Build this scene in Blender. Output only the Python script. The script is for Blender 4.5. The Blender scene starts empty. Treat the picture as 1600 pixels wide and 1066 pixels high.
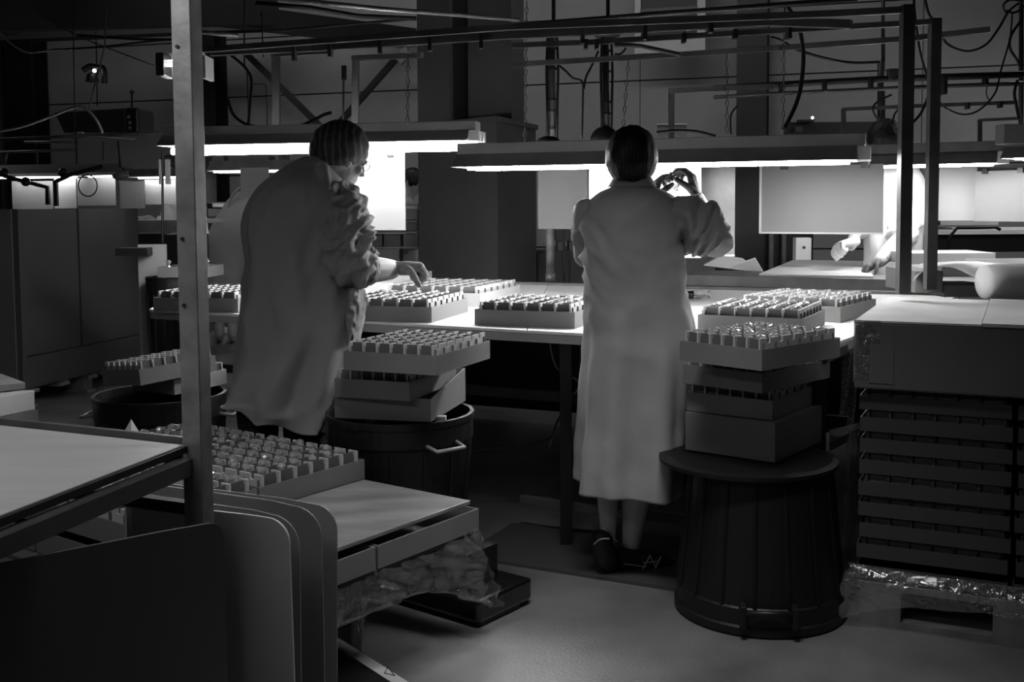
import bpy, math, random
from mathutils import Vector, Matrix, noise
random.seed(7)
SC = bpy.context.scene
COL = SC.collection
# ------------------------------------------------------------------ camera
FPX, HC = 1700.0, 1.31
PITCH, ROLL = math.atan(FPX / 25280.0), -0.0063
CY = 322 + FPX * math.tan(PITCH)
RC = Matrix.Rotation(math.pi / 2 - PITCH, 3, 'X') @ Matrix.Rotation(ROLL, 3, 'Z')
cd = bpy.data.cameras.new('camera'); cam = bpy.data.objects.new('camera', cd); COL.objects.link(cam)
cam.matrix_world = Matrix.Translation((0, 0, HC)) @ RC.to_4x4()
cd.sensor_width = 36; cd.lens = 36 * FPX / 1600; cd.shift_y = (CY - 533) / 1600; cd.clip_end = 100
SC.camera = cam
# ------------------------------------------------------------------ world, exposure
w = bpy.data.worlds.new('factory_air'); SC.world = w; w.use_nodes = True
w.node_tree.nodes['Background'].inputs[0].default_value = (1, 1, 1, 1)
w.node_tree.nodes['Background'].inputs[1].default_value = 0.0025
SC.view_settings.view_transform = 'Standard'; SC.view_settings.look = 'None'
SC.view_settings.gamma = 1; SC.view_settings.use_curve_mapping = False
SC.view_settings.exposure = 0.0
TUBE = 62.0
def area(name, loc, target, size, size_y, power, spread=180):
    l = bpy.data.lights.new(name, 'AREA'); l.shape = 'RECTANGLE'; l.size = size; l.size_y = size_y; l.energy = power; l.spread = math.radians(spread)
    o = bpy.data.objects.new(name, l); COL.objects.link(o); o.location = loc
    o.rotation_euler = (Vector(target) - Vector(loc)).to_track_quat('-Z', 'Y').to_euler(); return o
# unseen area lamps; station and aisle follow the lit table and floor
area('wall_fill_light', (-1.0, 8.6, 4.6), (0.5, 12.5, 2.2), 7.0, 0.5, 98)  # added fill, lifts the far wall
area('foreground_station_light', (-1.25, 1.75, 1.85), (-1.15, 1.85, 0.8), 1.3, 0.25, 5.5)
area('hall_light_aisle', (0.15, 2.2, 3.0), (0.15, 3.0, 0.0), 0.9, 0.25, 5.2, 58)
area('back_fill_light', (-0.8, -1.6, 3.2), (-0.3, 4.0, 0.9), 2.0, 0.5, 1.6)  # added fill from behind the camera, for sheets and bins
area('far_left_fill_light', (-5.6, 9.0, 2.9), (-5.6, 9.4, 0.8), 2.5, 0.3, 9)  # added fill brightening the far left bay
area('far_right_fill_light', (4.6, 8.2, 2.9), (4.2, 8.4, 0.8), 2.5, 0.3, 24)  # likewise an added fill, for the far right bay

# ------------------------------------------------------------------ pixel helpers (1600x1066 frame)
CAM = Vector((0, 0, HC))
def ray(px, py): return RC @ Vector(((px - 800) / FPX, -(py - CY) / FPX, -1))
def P(px, py, z):
    d = ray(px, py); return CAM + d * ((z - HC) / d.z)
def Q(px, py, Y):
    d = ray(px, py); return CAM + d * (Y / d.y)
def mpp(Y): return Y / FPX
# ------------------------------------------------------------------ materials
MATS = {}
def mat(name, v, rough=0.6, metal=0.0, var=0.0, scale=8.0, bump=0.0, bscale=60.0, emit=0.0, trans=0.0, alpha=1.0, kind=None, stretch=None, coat=0.0):
    if name in MATS: return MATS[name]
    m = bpy.data.materials.new(name); m.use_nodes = True; nt = m.node_tree; b = nt.nodes['Principled BSDF']
    b.inputs['Base Color'].default_value = (v, v, v, 1); b.inputs['Roughness'].default_value = rough; b.inputs['Metallic'].default_value = metal
    if coat: b.inputs['Coat Weight'].default_value = coat
    tc = nt.nodes.new('ShaderNodeTexCoord'); mp = nt.nodes.new('ShaderNodeMapping')
    nt.links.new(tc.outputs['Object'], mp.inputs['Vector'])
    if stretch: mp.inputs['Scale'].default_value = stretch
    if var or kind:
        if kind == 'net':
            t = nt.nodes.new('ShaderNodeTexVoronoi'); t.feature = 'DISTANCE_TO_EDGE'; t.inputs['Scale'].default_value = scale; out = t.outputs['Distance']
        elif kind == 'strand':
            t = nt.nodes.new('ShaderNodeTexWave'); t.inputs['Scale'].default_value = scale; t.inputs['Distortion'].default_value = 4; t.inputs['Detail'].default_value = 3; t.inputs['Detail Scale'].default_value = 1.5; out = t.outputs['Fac']
        elif kind == 'dots':
            t = nt.nodes.new('ShaderNodeTexVoronoi'); t.feature = 'F1'; t.inputs['Scale'].default_value = scale; out = t.outputs['Distance']
        else:
            t = nt.nodes.new('ShaderNodeTexNoise'); t.inputs['Scale'].default_value = scale; t.inputs['Detail'].default_value = 5; out = t.outputs['Fac']
        nt.links.new(mp.outputs['Vector'], t.inputs['Vector'])
        r = nt.nodes.new('ShaderNodeValToRGB'); nt.links.new(out, r.inputs['Fac'])
        lo, hi = v * (1 - var), v * (1 + var)
        if kind == 'net': r.color_ramp.elements[0].position = 0.0; r.color_ramp.elements[1].position = 0.09; lo, hi = hi, lo
        elif kind == 'dots': r.color_ramp.elements[0].position = 0.15; r.color_ramp.elements[1].position = 0.35; lo, hi = hi, lo
        elif kind == 'strand': r.color_ramp.elements[0].position = 0.55; r.color_ramp.elements[1].position = 0.98
        else: r.color_ramp.elements[0].position = 0.3; r.color_ramp.elements[1].position = 0.7
        r.color_ramp.elements[0].color = (lo, lo, lo, 1); r.color_ramp.elements[1].color = (hi, hi, hi, 1)
        nt.links.new(r.outputs['Color'], b.inputs['Base Color'])
    if bump:
        t2 = nt.nodes.new('ShaderNodeTexNoise'); t2.inputs['Scale'].default_value = bscale; t2.inputs['Detail'].default_value = 4
        nt.links.new(mp.outputs['Vector'], t2.inputs['Vector'])
        bp = nt.nodes.new('ShaderNodeBump'); bp.inputs['Strength'].default_value = bump; bp.inputs['Distance'].default_value = 0.01
        nt.links.new(t2.outputs['Fac'], bp.inputs['Height']); nt.links.new(bp.outputs['Normal'], b.inputs['Normal'])
    if emit: b.inputs['Emission Color'].default_value = (1, 1, 1, 1); b.inputs['Emission Strength'].default_value = emit
    if trans: b.inputs['Transmission Weight'].default_value = trans
    if alpha < 1: b.inputs['Alpha'].default_value = alpha
    MATS[name] = m; return m
M_wall = mat('painted_wall_panel', .30, .8, var=.12, scale=1.2, bump=.05)
M_floor = mat('worn_concrete_floor', .17, .38, var=.38, scale=2.2, bump=.12, bscale=90)
M_dark = mat('dark_steel', .012, .5)
M_black = mat('black_plastic', .008, .32, bump=.05, bscale=20)
M_bin = mat('black_bin_plastic', .007, .48, bump=.08, bscale=25)
M_steel = mat('grey_painted_steel', .14, .45, metal=.2, var=.2, scale=9)
M_pole = mat('galvanised_steel', .34, .42, metal=.55, var=.35, scale=14, bump=.06)
M_rail = mat('dull_rail_steel', .09, .45, metal=.4, var=.25, scale=6)
M_hood = mat('enamelled_hood', .52, .42, metal=.15, var=.08, scale=5)
M_hoodin = mat('white_reflector', .85, .35)
M_tube = mat('lit_fluorescent_tube', .9, .3, emit=TUBE)
M_tube2 = mat('lit_far_tube', .9, .3, emit=12)
M_lamp = mat('lit_small_lamp', .9, .3, emit=6)
M_card = mat('grey_board', .21, .75, var=.07, scale=6, bump=.03, bscale=40)
M_cardl = mat('light_board', .50, .7, var=.06, scale=7, bump=.03)
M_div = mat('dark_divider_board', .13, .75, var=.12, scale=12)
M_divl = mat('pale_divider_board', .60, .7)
M_carton = mat('brown_carton', .13, .8, var=.12, scale=4, bump=.05)
M_top = mat('white_worktop', .86, .35, var=.03, scale=4)
M_edge = mat('worktop_edge', .35, .5)
M_ply = mat('foreground_tabletop', .58, .42, var=.08, scale=3.5, stretch=(1, 5, 1), bump=.02)
M_wood = mat('scuffed_board', .27, .36, var=.30, scale=4.0, stretch=(1.0, 3.2, 1), bump=.03)
M_pwood = mat('pallet_wood', .22, .8, var=.3, scale=5, stretch=(1, 6, 1), bump=.15)
M_coat = mat('pale_work_coat', .39, .8, var=.06, scale=5, bump=.10, bscale=160)
M_coatw = mat('white_work_coat', .80, .8, bump=.10, bscale=160)
M_skin = mat('skin', .46, .5, var=.06, scale=20, bump=.04)
M_hair = mat('netted_hair', .016, .5, var=.75, scale=26, kind='strand', bump=.25, bscale=50)
M_hairg = mat('netted_grey_hair', .085, .6, var=.55, scale=13, kind='strand', bump=.3, bscale=50)
M_glove = mat('pale_knit_glove', .42, .9, var=.2, scale=60, bump=.4, bscale=220)
M_gloved = mat('patterned_dark_glove', .10, .7, var=.85, scale=28, bump=.3, bscale=120)
M_trous = mat('dotted_dark_trousers', .016, .8, var=.95, scale=55, kind='dots')
M_shoe = mat('black_shoe', .010, .55, bump=.1)
M_shoel = mat('grey_shoe_stripe', .30, .4)
M_cable = mat('black_cable', .010, .45)
M_cablel = mat('pale_cable', .30, .5)
M_duct = mat('dark_duct_sheet', .085, .55, var=.15, scale=1.5)
M_ductd = mat('black_duct_strip', .004, .7)
M_sheet = mat('grey_layer_sheet', .21, .5, var=.10, scale=3, bump=.02)
M_sheetl = mat('light_layer_sheet', .60, .45, var=.06, scale=3)
M_panel = mat('white_hung_panel', .48, .45)
M_gpanel = mat('grey_hung_panel', .24, .5, var=.06, scale=5)
M_paper = mat('crumpled_paper', .8, .7)
M_mesh = mat('net_cloth', .55, .8, var=.6, scale=60, kind='net')
M_glass = mat('clear_glass', .95, .06, trans=.72, coat=1.0)
M_glassc = mat('thin_clear_glass', .96, .02, trans=.97)
M_film = mat('clear_film', .7, .08, metal=.8, alpha=.36, bump=1.0, bscale=34)
M_matm = mat('rubber_mat', .06, .6, bump=.1)
M_white = mat('white_plastic', .75, .4)
M_print = mat('dark_print', .03, .7)
# ------------------------------------------------------------------ mesh builder
class MB:
    def __init__(s): s.v = []; s.f = []
    def add(s, vs, fs):
        n = len(s.v); s.v += [Vector(q) for q in vs]; s.f += [tuple(i + n for i in q) for q in fs]; return s
    def box(s, x0, x1, y0, y1, z0, z1, M=None):
        vs = [Vector(q) for q in ((x0,y0,z0),(x1,y0,z0),(x1,y1,z0),(x0,y1,z0),(x0,y0,z1),(x1,y0,z1),(x1,y1,z1),(x0,y1,z1))]
        if M: vs = [M @ q for q in vs]
        return s.add(vs, [(0,3,2,1),(4,5,6,7),(0,1,5,4),(1,2,6,5),(2,3,7,6),(3,0,4,7)])
    def prism(s, pts, z0, z1):
        n = len(pts); vs = [(p[0], p[1], z0) for p in pts] + [(p[0], p[1], z1) for p in pts]
        return s.add(vs, [tuple(range(n))[::-1], tuple(range(n, 2*n))] + [(i, (i+1) % n, (i+1) % n + n, i + n) for i in range(n)])
    def extr(s, pts, d):
        n = len(pts); pts = [Vector(p) for p in pts]; d = Vector(d)
        return s.add(pts + [p + d for p in pts], [tuple(range(n))[::-1], tuple(range(n, 2*n))] + [(i, (i+1) % n, (i+1) % n + n, i + n) for i in range(n)])
    def tube(s, pts, r, seg=8, cap=True, sq=False):
        pts = [Vector(p) for p in pts]; n = len(pts); rs = r if isinstance(r, (list, tuple)) else [r] * n
        if sq: seg = 4
        t0 = (pts[1] - pts[0]).normalized(); up = Vector((0,0,1)) if abs(t0.z) < .9 else Vector((0,1,0))
        a = t0.cross(up).normalized(); vs = []
        for i, p in enumerate(pts):
            t = ((pts[min(i+1,n-1)] - pts[max(i-1,0)])).normalized()
            a = (a - t * a.dot(t)).normalized(); b = t.cross(a)
            for k in range(seg):
                an = 2*math.pi*(k + (.5 if sq else 0))/seg; q = rs[i] * (1.4142 if sq else 1)
                vs.append(p + (a*math.cos(an) + b*math.sin(an)) * q)
        fs = [(i*seg+k, i*seg+(k+1)%seg, (i+1)*seg+(k+1)%seg, (i+1)*seg+k) for i in range(n-1) for k in range(seg)]
        if cap: fs += [tuple(range(seg))[::-1], tuple(range((n-1)*seg, n*seg))]
        return s.add(vs, fs)
    def rings(s, rings, cap=True):
        seg = len(rings[0]); vs = [q for r in rings for q in r]; n = len(rings)
        fs = [(i*seg+k, i*seg+(k+1)%seg, (i+1)*seg+(k+1)%seg, (i+1)*seg+k) for i in range(n-1) for k in range(seg)]
        if cap: fs += [tuple(range(seg))[::-1], tuple(range((n-1)*seg, n*seg))]
        return s.add(vs, fs)
    def lathe(s, prof, c=(0,0,0), seg=24, ax=None):
        c = Vector(c); R = ax or Matrix.Identity(3)
        return s.rings([[c + R @ Vector((r*math.cos(2*math.pi*k/seg), r*math.sin(2*math.pi*k/seg), z)) for k in range(seg)] for r, z in prof])
    def ball(s, c, r, M=None, seg=16, nr=10):
        c = Vector(c); r = Vector(r) if hasattr(r, '__len__') else Vector((r, r, r)); M = M or Matrix.Identity(3); rg = []
        for i in range(nr+1):
            ph = math.pi*(i+.02)/(nr+.04); rg.append([c + M @ Vector((r.x*math.sin(ph)*math.cos(2*math.pi*k/seg), r.y*math.sin(ph)*math.sin(2*math.pi*k/seg), -r.z*math.cos(ph))) for k in range(seg)])
        return s.rings(rg)
    def mesh(s, name, smooth=False, inv=None):
        me = bpy.data.meshes.new(name); vs = [inv @ q for q in s.v] if inv else s.v
        me.from_pydata([tuple(q) for q in vs], [], s.f); me.update()
        if smooth: me.polygons.foreach_set('use_smooth', [True] * len(me.polygons))
        return me
RM = {}
def thing(name, label, cat, loc=(0,0,0), rz=0.0, group=None):
    o = bpy.data.objects.new(name, None); COL.objects.link(o); o.location = loc; o.rotation_euler = (0, 0, rz); o.empty_display_size = .1
    o['label'] = label; o['category'] = cat
    if group: o['group'] = group
    RM[o.name] = Matrix.Translation(loc) @ Matrix.Rotation(rz, 4, 'Z'); return o
def root_of(o):
    while o.parent: o = o.parent
    return o
def obj(name, mb, m, parent=None, world=True, smooth=False, bev=0.0, auto=False):
    inv = None
    if parent and world: inv = RM.get(root_of(parent).name, Matrix.Identity(4)).inverted()
    me = mb.mesh(name, smooth, inv) if isinstance(mb, MB) else mb
    if me.materials: me.materials[0] = m
    else: me.materials.append(m)
    o = bpy.data.objects.new(name, me); COL.objects.link(o)
    if parent: o.parent = parent
    if bev:
        bm = o.modifiers.new('bevel', 'BEVEL'); bm.width = bev; bm.segments = 2; bm.limit_method = 'ANGLE'
    return o
def solo(name, mb, m, label, cat, group=None, **k):
    o = obj(name, mb, m, **k); o['label'] = label; o['category'] = cat
    if group: o['group'] = group
    return o
def struct(name, mb, m, parent=None, **k):
    o = obj(name, mb, m, parent, **k)
    if not parent: o['kind'] = 'structure'
    return o
def copy_tree(o, parent=None):
    c = o.copy(); COL.objects.link(c)
    if parent: c.parent = parent
    for ch in list(o.children): copy_tree(ch, c)
    return c
def smooth_path(pts, n=6):
    pts = [Vector(p) for p in pts]
    if len(pts) < 3: return pts
    out = []; L = len(pts)
    for i in range(L-1):
        p0, p1, p2, p3 = pts[max(i-1,0)], pts[i], pts[i+1], pts[min(i+2,L-1)]
        for k in range(n):
            t = k/n; out.append(.5*((2*p1) + (p2-p0)*t + (2*p0-5*p1+4*p2-p3)*t*t + (3*p1-p0-3*p2+p3)*t**3))
    out.append(pts[-1]); return out
def catm(vals, t):
    n = len(vals) - 1; x = min(max(t, 0), 1) * n; i = min(int(x), n-1); u = x - i
    p0, p1, p2, p3 = vals[max(i-1,0)], vals[i], vals[i+1], vals[min(i+2,n)]
    return .5*((2*p1) + (p2-p0)*u + (2*p0-5*p1+4*p2-p3)*u*u + (3*p1-p0-3*p2+p3)*u**3)
def remesh(mb, voxel, it=3):
    me = mb.mesh('tmp'); o = bpy.data.objects.new('tmp', me); COL.objects.link(o)
    r = o.modifiers.new('r', 'REMESH'); r.mode = 'VOXEL'; r.voxel_size = voxel
    s = o.modifiers.new('s', 'SMOOTH'); s.factor = .5; s.iterations = it
    dg = bpy.context.evaluated_depsgraph_get(); dg.update()
    out = bpy.data.meshes.new_from_object(o.evaluated_get(dg)); bpy.data.objects.remove(o); bpy.data.meshes.remove(me)
    out.materials.clear(); out.polygons.foreach_set('use_smooth', [True] * len(out.polygons)); return out
def localise(me, root):
    me.transform(RM[root.name].inverted()); return me
# ================================================================== structure
U0 = math.radians(-23)
fl = MB().box(-9, 9, -4, 15.5, -.05, 0); struct('floor', fl, M_floor)
# back wall: panels with recessed joints, receding to the left
WA, WB = Q(-260, 300, 15.2), Q(1860, 300, 10.2)
wd = (WB - WA); wd.z = 0; WL = wd.length; wd.normalize(); wn = Vector((-wd.y, wd.x, 0))
WM = Matrix.Translation((WA.x, WA.y, 0)) @ Matrix(((wd.x, wn.x, 0, 0), (wd.y, wn.y, 0, 0), (0, 0, 1, 0), (0, 0, 0, 1)))
wall = struct('wall_back', MB().box(0, WL, .03, .15, 0, 4.6, WM), M_dark)
def wallx(px):
    d = ray(px, 200); n = wn; t = (WA - CAM).dot(n) / d.dot(n); return (CAM + d * t - WA).dot(wd)
def wallz(px, py):
    d = ray(px, py); t = (WA - CAM).dot(wn) / d.dot(wn); return (CAM + d * t).z
zj = [0, .85, 1.70, wallz(900, 130), wallz(900, 30), 4.6]
xs = [wallx(q) for q in (-160, 80, 350, 655, 1000, 1195, 1440, 1700)]
xs = [0] + xs + [WL]
for i in range(len(xs)-1):
    for j in range(len(zj)-1):
        struct('panel', MB().box(xs[i]+.004, xs[i+1]-.004, 0, .03, zj[j]+.008, zj[j+1]-.008, WM), M_wall, wall)
# wall columns
def column(px0, px1, lbl):
    x0, x1 = wallx(px0), wallx(px1)
    o = struct('trim_%d' % lbl, MB().box(x0, x1, -.02, 0, 0, 4.6, WM).box(x0, x1, -.3, -.27, 0, 4.6, WM).box((x0+x1)/2-.02, (x0+x1)/2+.02, -.28, -.01, 0, 4.6, WM), M_dark)
column(36, 78, 1); column(313, 357, 2); column(1155, 1201, 3)
# ribbed cladding at the far left
cl = MB()
for k in range(9): cl.box(wallx(-60 + k*11), wallx(-55 + k*11), -.05, 0, 0, 4.6, WM)
struct('trim_4', cl, mat('ribbed_cladding', .10, .7))
# ceiling sheet and beams over the far bay
ce = MB().box(0, WL, -9, 0, 4.6, 4.7, WM); struct('ceiling', ce, M_dark)
def beam(n, a, b, r, m=None): return struct('trim_%d' % n, MB().tube([a, b], r, sq=True), m or M_dark)
beam(5, Q(-40, 52, 8.5), Q(190, 6, 9.5), .07, mat('roof_beam', .06, .6)); beam(6, Q(180, 2, 9.5), Q(640, 60, 12.3), .10)
beam(7, Q(-40, 22, 8.0), Q(420, 16, 10.5), .13); beam(8, Q(-20, 48, 11.5), Q(420, 30, 12), .12)
# diagonal wall braces
br = thing('wall_brace', 'pair of dark diagonal steel braces crossing the pale wall behind the first worker', 'brace', Q(515, 198, 12.4))
obj('brace_bar', MB().tube([Q(383, 82, 12.6), Q(503, 200, 12.5)], .034, sq=True), M_dark, br)
obj('brace_bar', MB().tube([Q(622, 88, 12.0), Q(524, 200, 12.3)], .030, sq=True), M_dark, br)
obj('gusset_plate', MB().tube([Q(622, 96, 11.9), Q(638, 78, 11.9)], .05, sq=True), M_steel, br)
# louvred wall vent
v = thing('wall_vent', 'white framed louvred vent high on the far wall', 'vent', Q(1045, 40, 11))
a = Q(992, -60, 11.2); b = Q(1101, 78, 10.95)
vd = Vector((wd.x, wd.y, 0)); L = (b - a).dot(vd)
def vbox(x0, x1, z0, z1, d0=0., d1=.05):
    Mv = Matrix.Translation((a.x, a.y, 0)) @ Matrix(((wd.x, wn.x, 0, 0), (wd.y, wn.y, 0, 0), (0, 0, 1, 0), (0, 0, 0, 1))); return MB().box(x0, x1, d0, d1, z0, z1, Mv)
obj('vent_frame', vbox(0, .06, b.z, a.z), M_cardl, v); obj('vent_frame', vbox(L-.08, L, b.z, a.z), M_cardl, v)
obj('vent_frame', vbox(.06, L-.08, b.z, b.z+.16), M_cardl, v); obj('vent_back', vbox(.06, L-.08, b.z+.16, a.z, .02, .05), M_dark, v)
for k in range(3): obj('louvre', vbox(.06, L-.08, b.z+.24+k*.17, b.z+.27+k*.17, -.03, .02), M_carton, v)

# ================================================================== duct
def ubox(name, fl_, fr_, depth, z0, z1, m, parent, bev=0.0):
    """upright box from its front-left and front-right floor points"""
    d = (fr_ - fl_); d.z = 0; n = Vector((-d.y, d.x, 0)).normalized() * depth
    p = [fl_, fr_, fr_ + n, fl_ + n]
    return obj(name, MB().prism([(q.x, q.y) for q in p], z0, z1), m, parent, bev=bev)
dt = thing('extraction_duct', 'tall dark sheet-metal extraction duct rising behind the benches', 'duct', Q(760, 440, 8.2))
zt = Q(760, 186, 7.8).z
F = Q(778, 400, 7.6); Lf = Q(655, 400, 8.3); Rt = Q(838, 400, 8.5)
bk = Lf + (Rt - F)
low = MB().prism([(Lf.x, Lf.y), (F.x, F.y), (Rt.x, Rt.y), (bk.x, bk.y)], .55, zt); obj('lower_casing', low, M_duct, dt)
obj('casing_lip', MB().prism([(q.x, q.y) for q in (Lf + Vector((-.01, -.01, 0)), F + Vector((0, -.02, 0)), Rt + Vector((.02, 0, 0)), bk)], zt-.03, zt+.005), M_duct, dt)
F2 = Q(703, 100, 8.0); L2 = Q(652, 100, 8.25); G2 = Q(731, 100, 8.3); R2 = Q(799, 100, 8.15)
obj('riser', MB().prism([(L2.x, L2.y), (F2.x, F2.y), (F2.x+.15, F2.y+.6), (L2.x+.1, L2.y+.6)], zt, 3.6), M_duct, dt)
obj('riser_gap', MB().prism([(F2.x, F2.y+.03), (G2.x, G2.y), (G2.x+.1, G2.y+.3), (F2.x, F2.y+.4)], zt, 3.6), M_ductd, dt)
obj('riser', MB().prism([(G2.x, G2.y-.02), (R2.x, R2.y), (R2.x+.1, R2.y+.5), (G2.x+.1, G2.y+.5)], zt, 3.6), M_duct, dt)
obj('plinth', MB().prism([(Lf.x+.1, Lf.y+.1), (F.x, F.y+.15), (Rt.x-.2, Rt.y), (bk.x, bk.y)], 0, .55), M_dark, dt)

# ================================================================== main bench
T = .84
p0, p1, p2, p3 = P(233, 483, T), P(1292, 541, T), P(1500, 462, T), P(300, 449, T)
ms, me_ = P(480, 497, T), P(548, 437.5, T)
s1, s2 = P(822, 516, T), P(858, 441.5, T)
def bench_top(pts, lbl, nm='worktop'):
    t = nm; return [(q.x, q.y) for q in pts]
bn = thing('workbench', 'long white-topped inspection bench the two nearest workers stand at', 'bench', (p0.x + 1.5, p0.y - .5, 0))
pf = lambda px, py: P(px, py, T)
obj('worktop', MB().prism(bench_top([p0, ms, me_, p3], 0), T-.012, T), M_top, bn, bev=.002)
obj('worktop', MB().prism(bench_top([ms + Vector((.003,0,0)), s1, s2, me_ + Vector((.003,0,0))], 0), T-.012, T), M_top, bn, bev=.002)
obj('worktop', MB().prism(bench_top([s1 + Vector((.004,0,0)), p1, p2, s2 + Vector((.004,0,0))], 0), T-.012, T), M_top, bn, bev=.002)
def strip(a, b, th, z0, z1, off=0):
    a = a.copy(); b = b.copy(); d = (b-a); d.z = 0; n = Vector((-d.y, d.x, 0)).normalized()
    a2, b2 = a + n*off, b + n*off; return MB().prism([(q.x, q.y) for q in (a2, b2, b2 + n*th, a2 + n*th)], z0, z1)
obj('front_rail', strip(p0, s1, .03, T-.045, T-.013, .005), M_edge, bn); obj('front_rail', strip(s1, p1, .03, T-.045, T-.013, .005), M_edge, bn)
obj('side_rail', strip(p1, p2, .03, T-.045, T-.013, .005), M_edge, bn); obj('side_rail', strip(p3, p0, .03, T-.045, T-.013, .005), M_steel, bn)
obj('back_rail', strip(p2, me_, .03, T-.045, T+.015, 0), M_steel, bn)
def leg(c, m=M_dark, r=.022, z1=T-.045): return MB().box(c.x-r, c.x+r, c.y-r, c.y+r, 0, z1)
for q in ((238, 487), (860, 519), (1262, 540)):
    c = pf(*q) + Vector((.06, .08, 0)); obj('leg', leg(c), M_dark, bn)
for q in ((405, 440), (700, 440), (1080, 447), (1470, 455)):
    obj('leg', leg(pf(*q) + Vector((0, -.08, 0))), M_dark, bn)
a = pf(238, 487); b = pf(1262, 540)
obj('foot_rail', MB().tube([P(815, 779, .13), P(935, 797, .13), P(1060, 812, .13)], .014, sq=True), M_steel, bn)
obj('light_blocker', strip(p2, me_, .015, .08, T-.05, -.03), M_dark, bn)  # added dark board, keeps far light out from under the bench
obj('cross_rail', strip(p0, p1, .03, .50, .54, .35), M_dark, bn)
# cables hanging below the bench
for i, (pts, m, r, l) in enumerate((
    ([(858, 532), (870, 575), (905, 600), (880, 640), (858, 700)], M_cablel, .003, 'thin pale cable dangling below the white bench near the second worker'),
    ([(885, 532), (893, 600), (870, 660), (845, 690), (700, 710)], M_cable, .004, 'black cable looping in the dark under the white bench'))):
    solo('cable', MB().tube(smooth_path([Q(x, y, 4.5) for x, y in pts]), r, 6), m, l, 'cable', smooth=True)
wb = thing('wire_bracket', 'bright bent wire bracket low beside the second worker\'s legs', 'bracket', Q(1050, 800, 4.3))
obj('wire', MB().tube([Q(1080, 770, 4.5), Q(1020, 799, 4.2), Q(1075, 806, 4.1)], .007, 8), M_pole, wb, smooth=True)
# bench post + cable behind
po = thing('bench_post', 'bright grey metal post rising from the bench between the two workers', 'post', P(860, 440, T))
c = P(860, 440, T); obj('tube', MB().tube([(c.x, c.y, T), (c.x+.0, c.y, T+1.0)], .026, 12), M_pole, po, smooth=True)
obj('foot_collar', MB().tube([(c.x, c.y, T), (c.x, c.y, T+.05)], .032, 12), M_steel, po, smooth=True)
obj('tie', MB().tube([Q(860, 295, c.y), Q(860, 292, c.y)], .03, 12), M_dark, po)
solo('cable', MB().tube(smooth_path([Q(876, 262, c.y+.2), Q(880, 330, c.y+.2), Q(882, 440, c.y+.2)]), .008, 8), M_cable, 'thick black cable running down behind the grey bench post', 'cable', smooth=True)
# second bench behind
z2 = .907
bp0, bp1 = P(1040, 445.5, .845), P(1460, 457, .845)
b2 = thing('workbench', 'second bench beyond the white one with a raised grey front edge', 'bench', (bp0.x, bp0.y, 0))
d = (bp1 - bp0); d.z = 0; d.normalize(); n = Vector((-d.y, d.x, 0))
bq1 = bp1 + d * 1.2
obj('front_upstand', strip(bp0, bq1, .03, .845, z2, 0), M_steel, b2, bev=.003)
wl, wr = P(1190, 427, .90), P(1245, 407, .90)
obj('worktop', MB().prism([(q.x, q.y) for q in (bp0 + n*.04, bq1 + n*.04, bq1 + n*.85, bp0 + n*.85)], .86, .885), M_steel, b2)
for k in (0.05, 1.1, 2.2):
    c = bp0 + d*k + n*.1; obj('leg', leg(c, z1=.86), M_dark, b2); c = bp0 + d*k + n*.8; obj('leg', leg(c, z1=.86), M_dark, b2)
ww = [P(1186, 428, .895), P(1365, 432, .895), P(1350, 408, .895), P(1240, 406, .895)]
solo('worktop_sheet', MB().prism([(q.x, q.y) for q in ww], .886, .895), M_top, 'bright white board lying on the second bench under the seated worker\'s glove', 'board')
for i, pts in enumerate(([(1100, 415), (1128, 400), (1160, 405), (1190, 426), (1150, 425)], [(1140, 418), (1180, 404), (1192, 424)])):
    m = MB(); vs = [P(x, y, .90) for x, y in pts]
    base = [Q(x, y, vs[0].y + .1*j) for j, (x, y) in enumerate(pts)]
    m.extr(base, (0.002, .012, .006))
    solo('paper_scrap', m, M_paper, ['crumpled white paper by the second worker\'s elbow', 'folded pale paper scrap nearest the white board on the second bench'][i], 'paper')
sb = Q(1243, 407, 7.2)
so = thing('switch_box', 'grey switch box with a small button standing on the second bench', 'box', sb)
obj('casing', MB().box(sb.x, sb.x+.105, sb.y, sb.y+.08, sb.z, sb.z+.15), M_cardl, so, bev=.006)
obj('button', MB().tube([(sb.x+.055, sb.y-.008, sb.z+.085), (sb.x+.055, sb.y+.01, sb.z+.085)], .01, 10), M_print, so)

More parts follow.
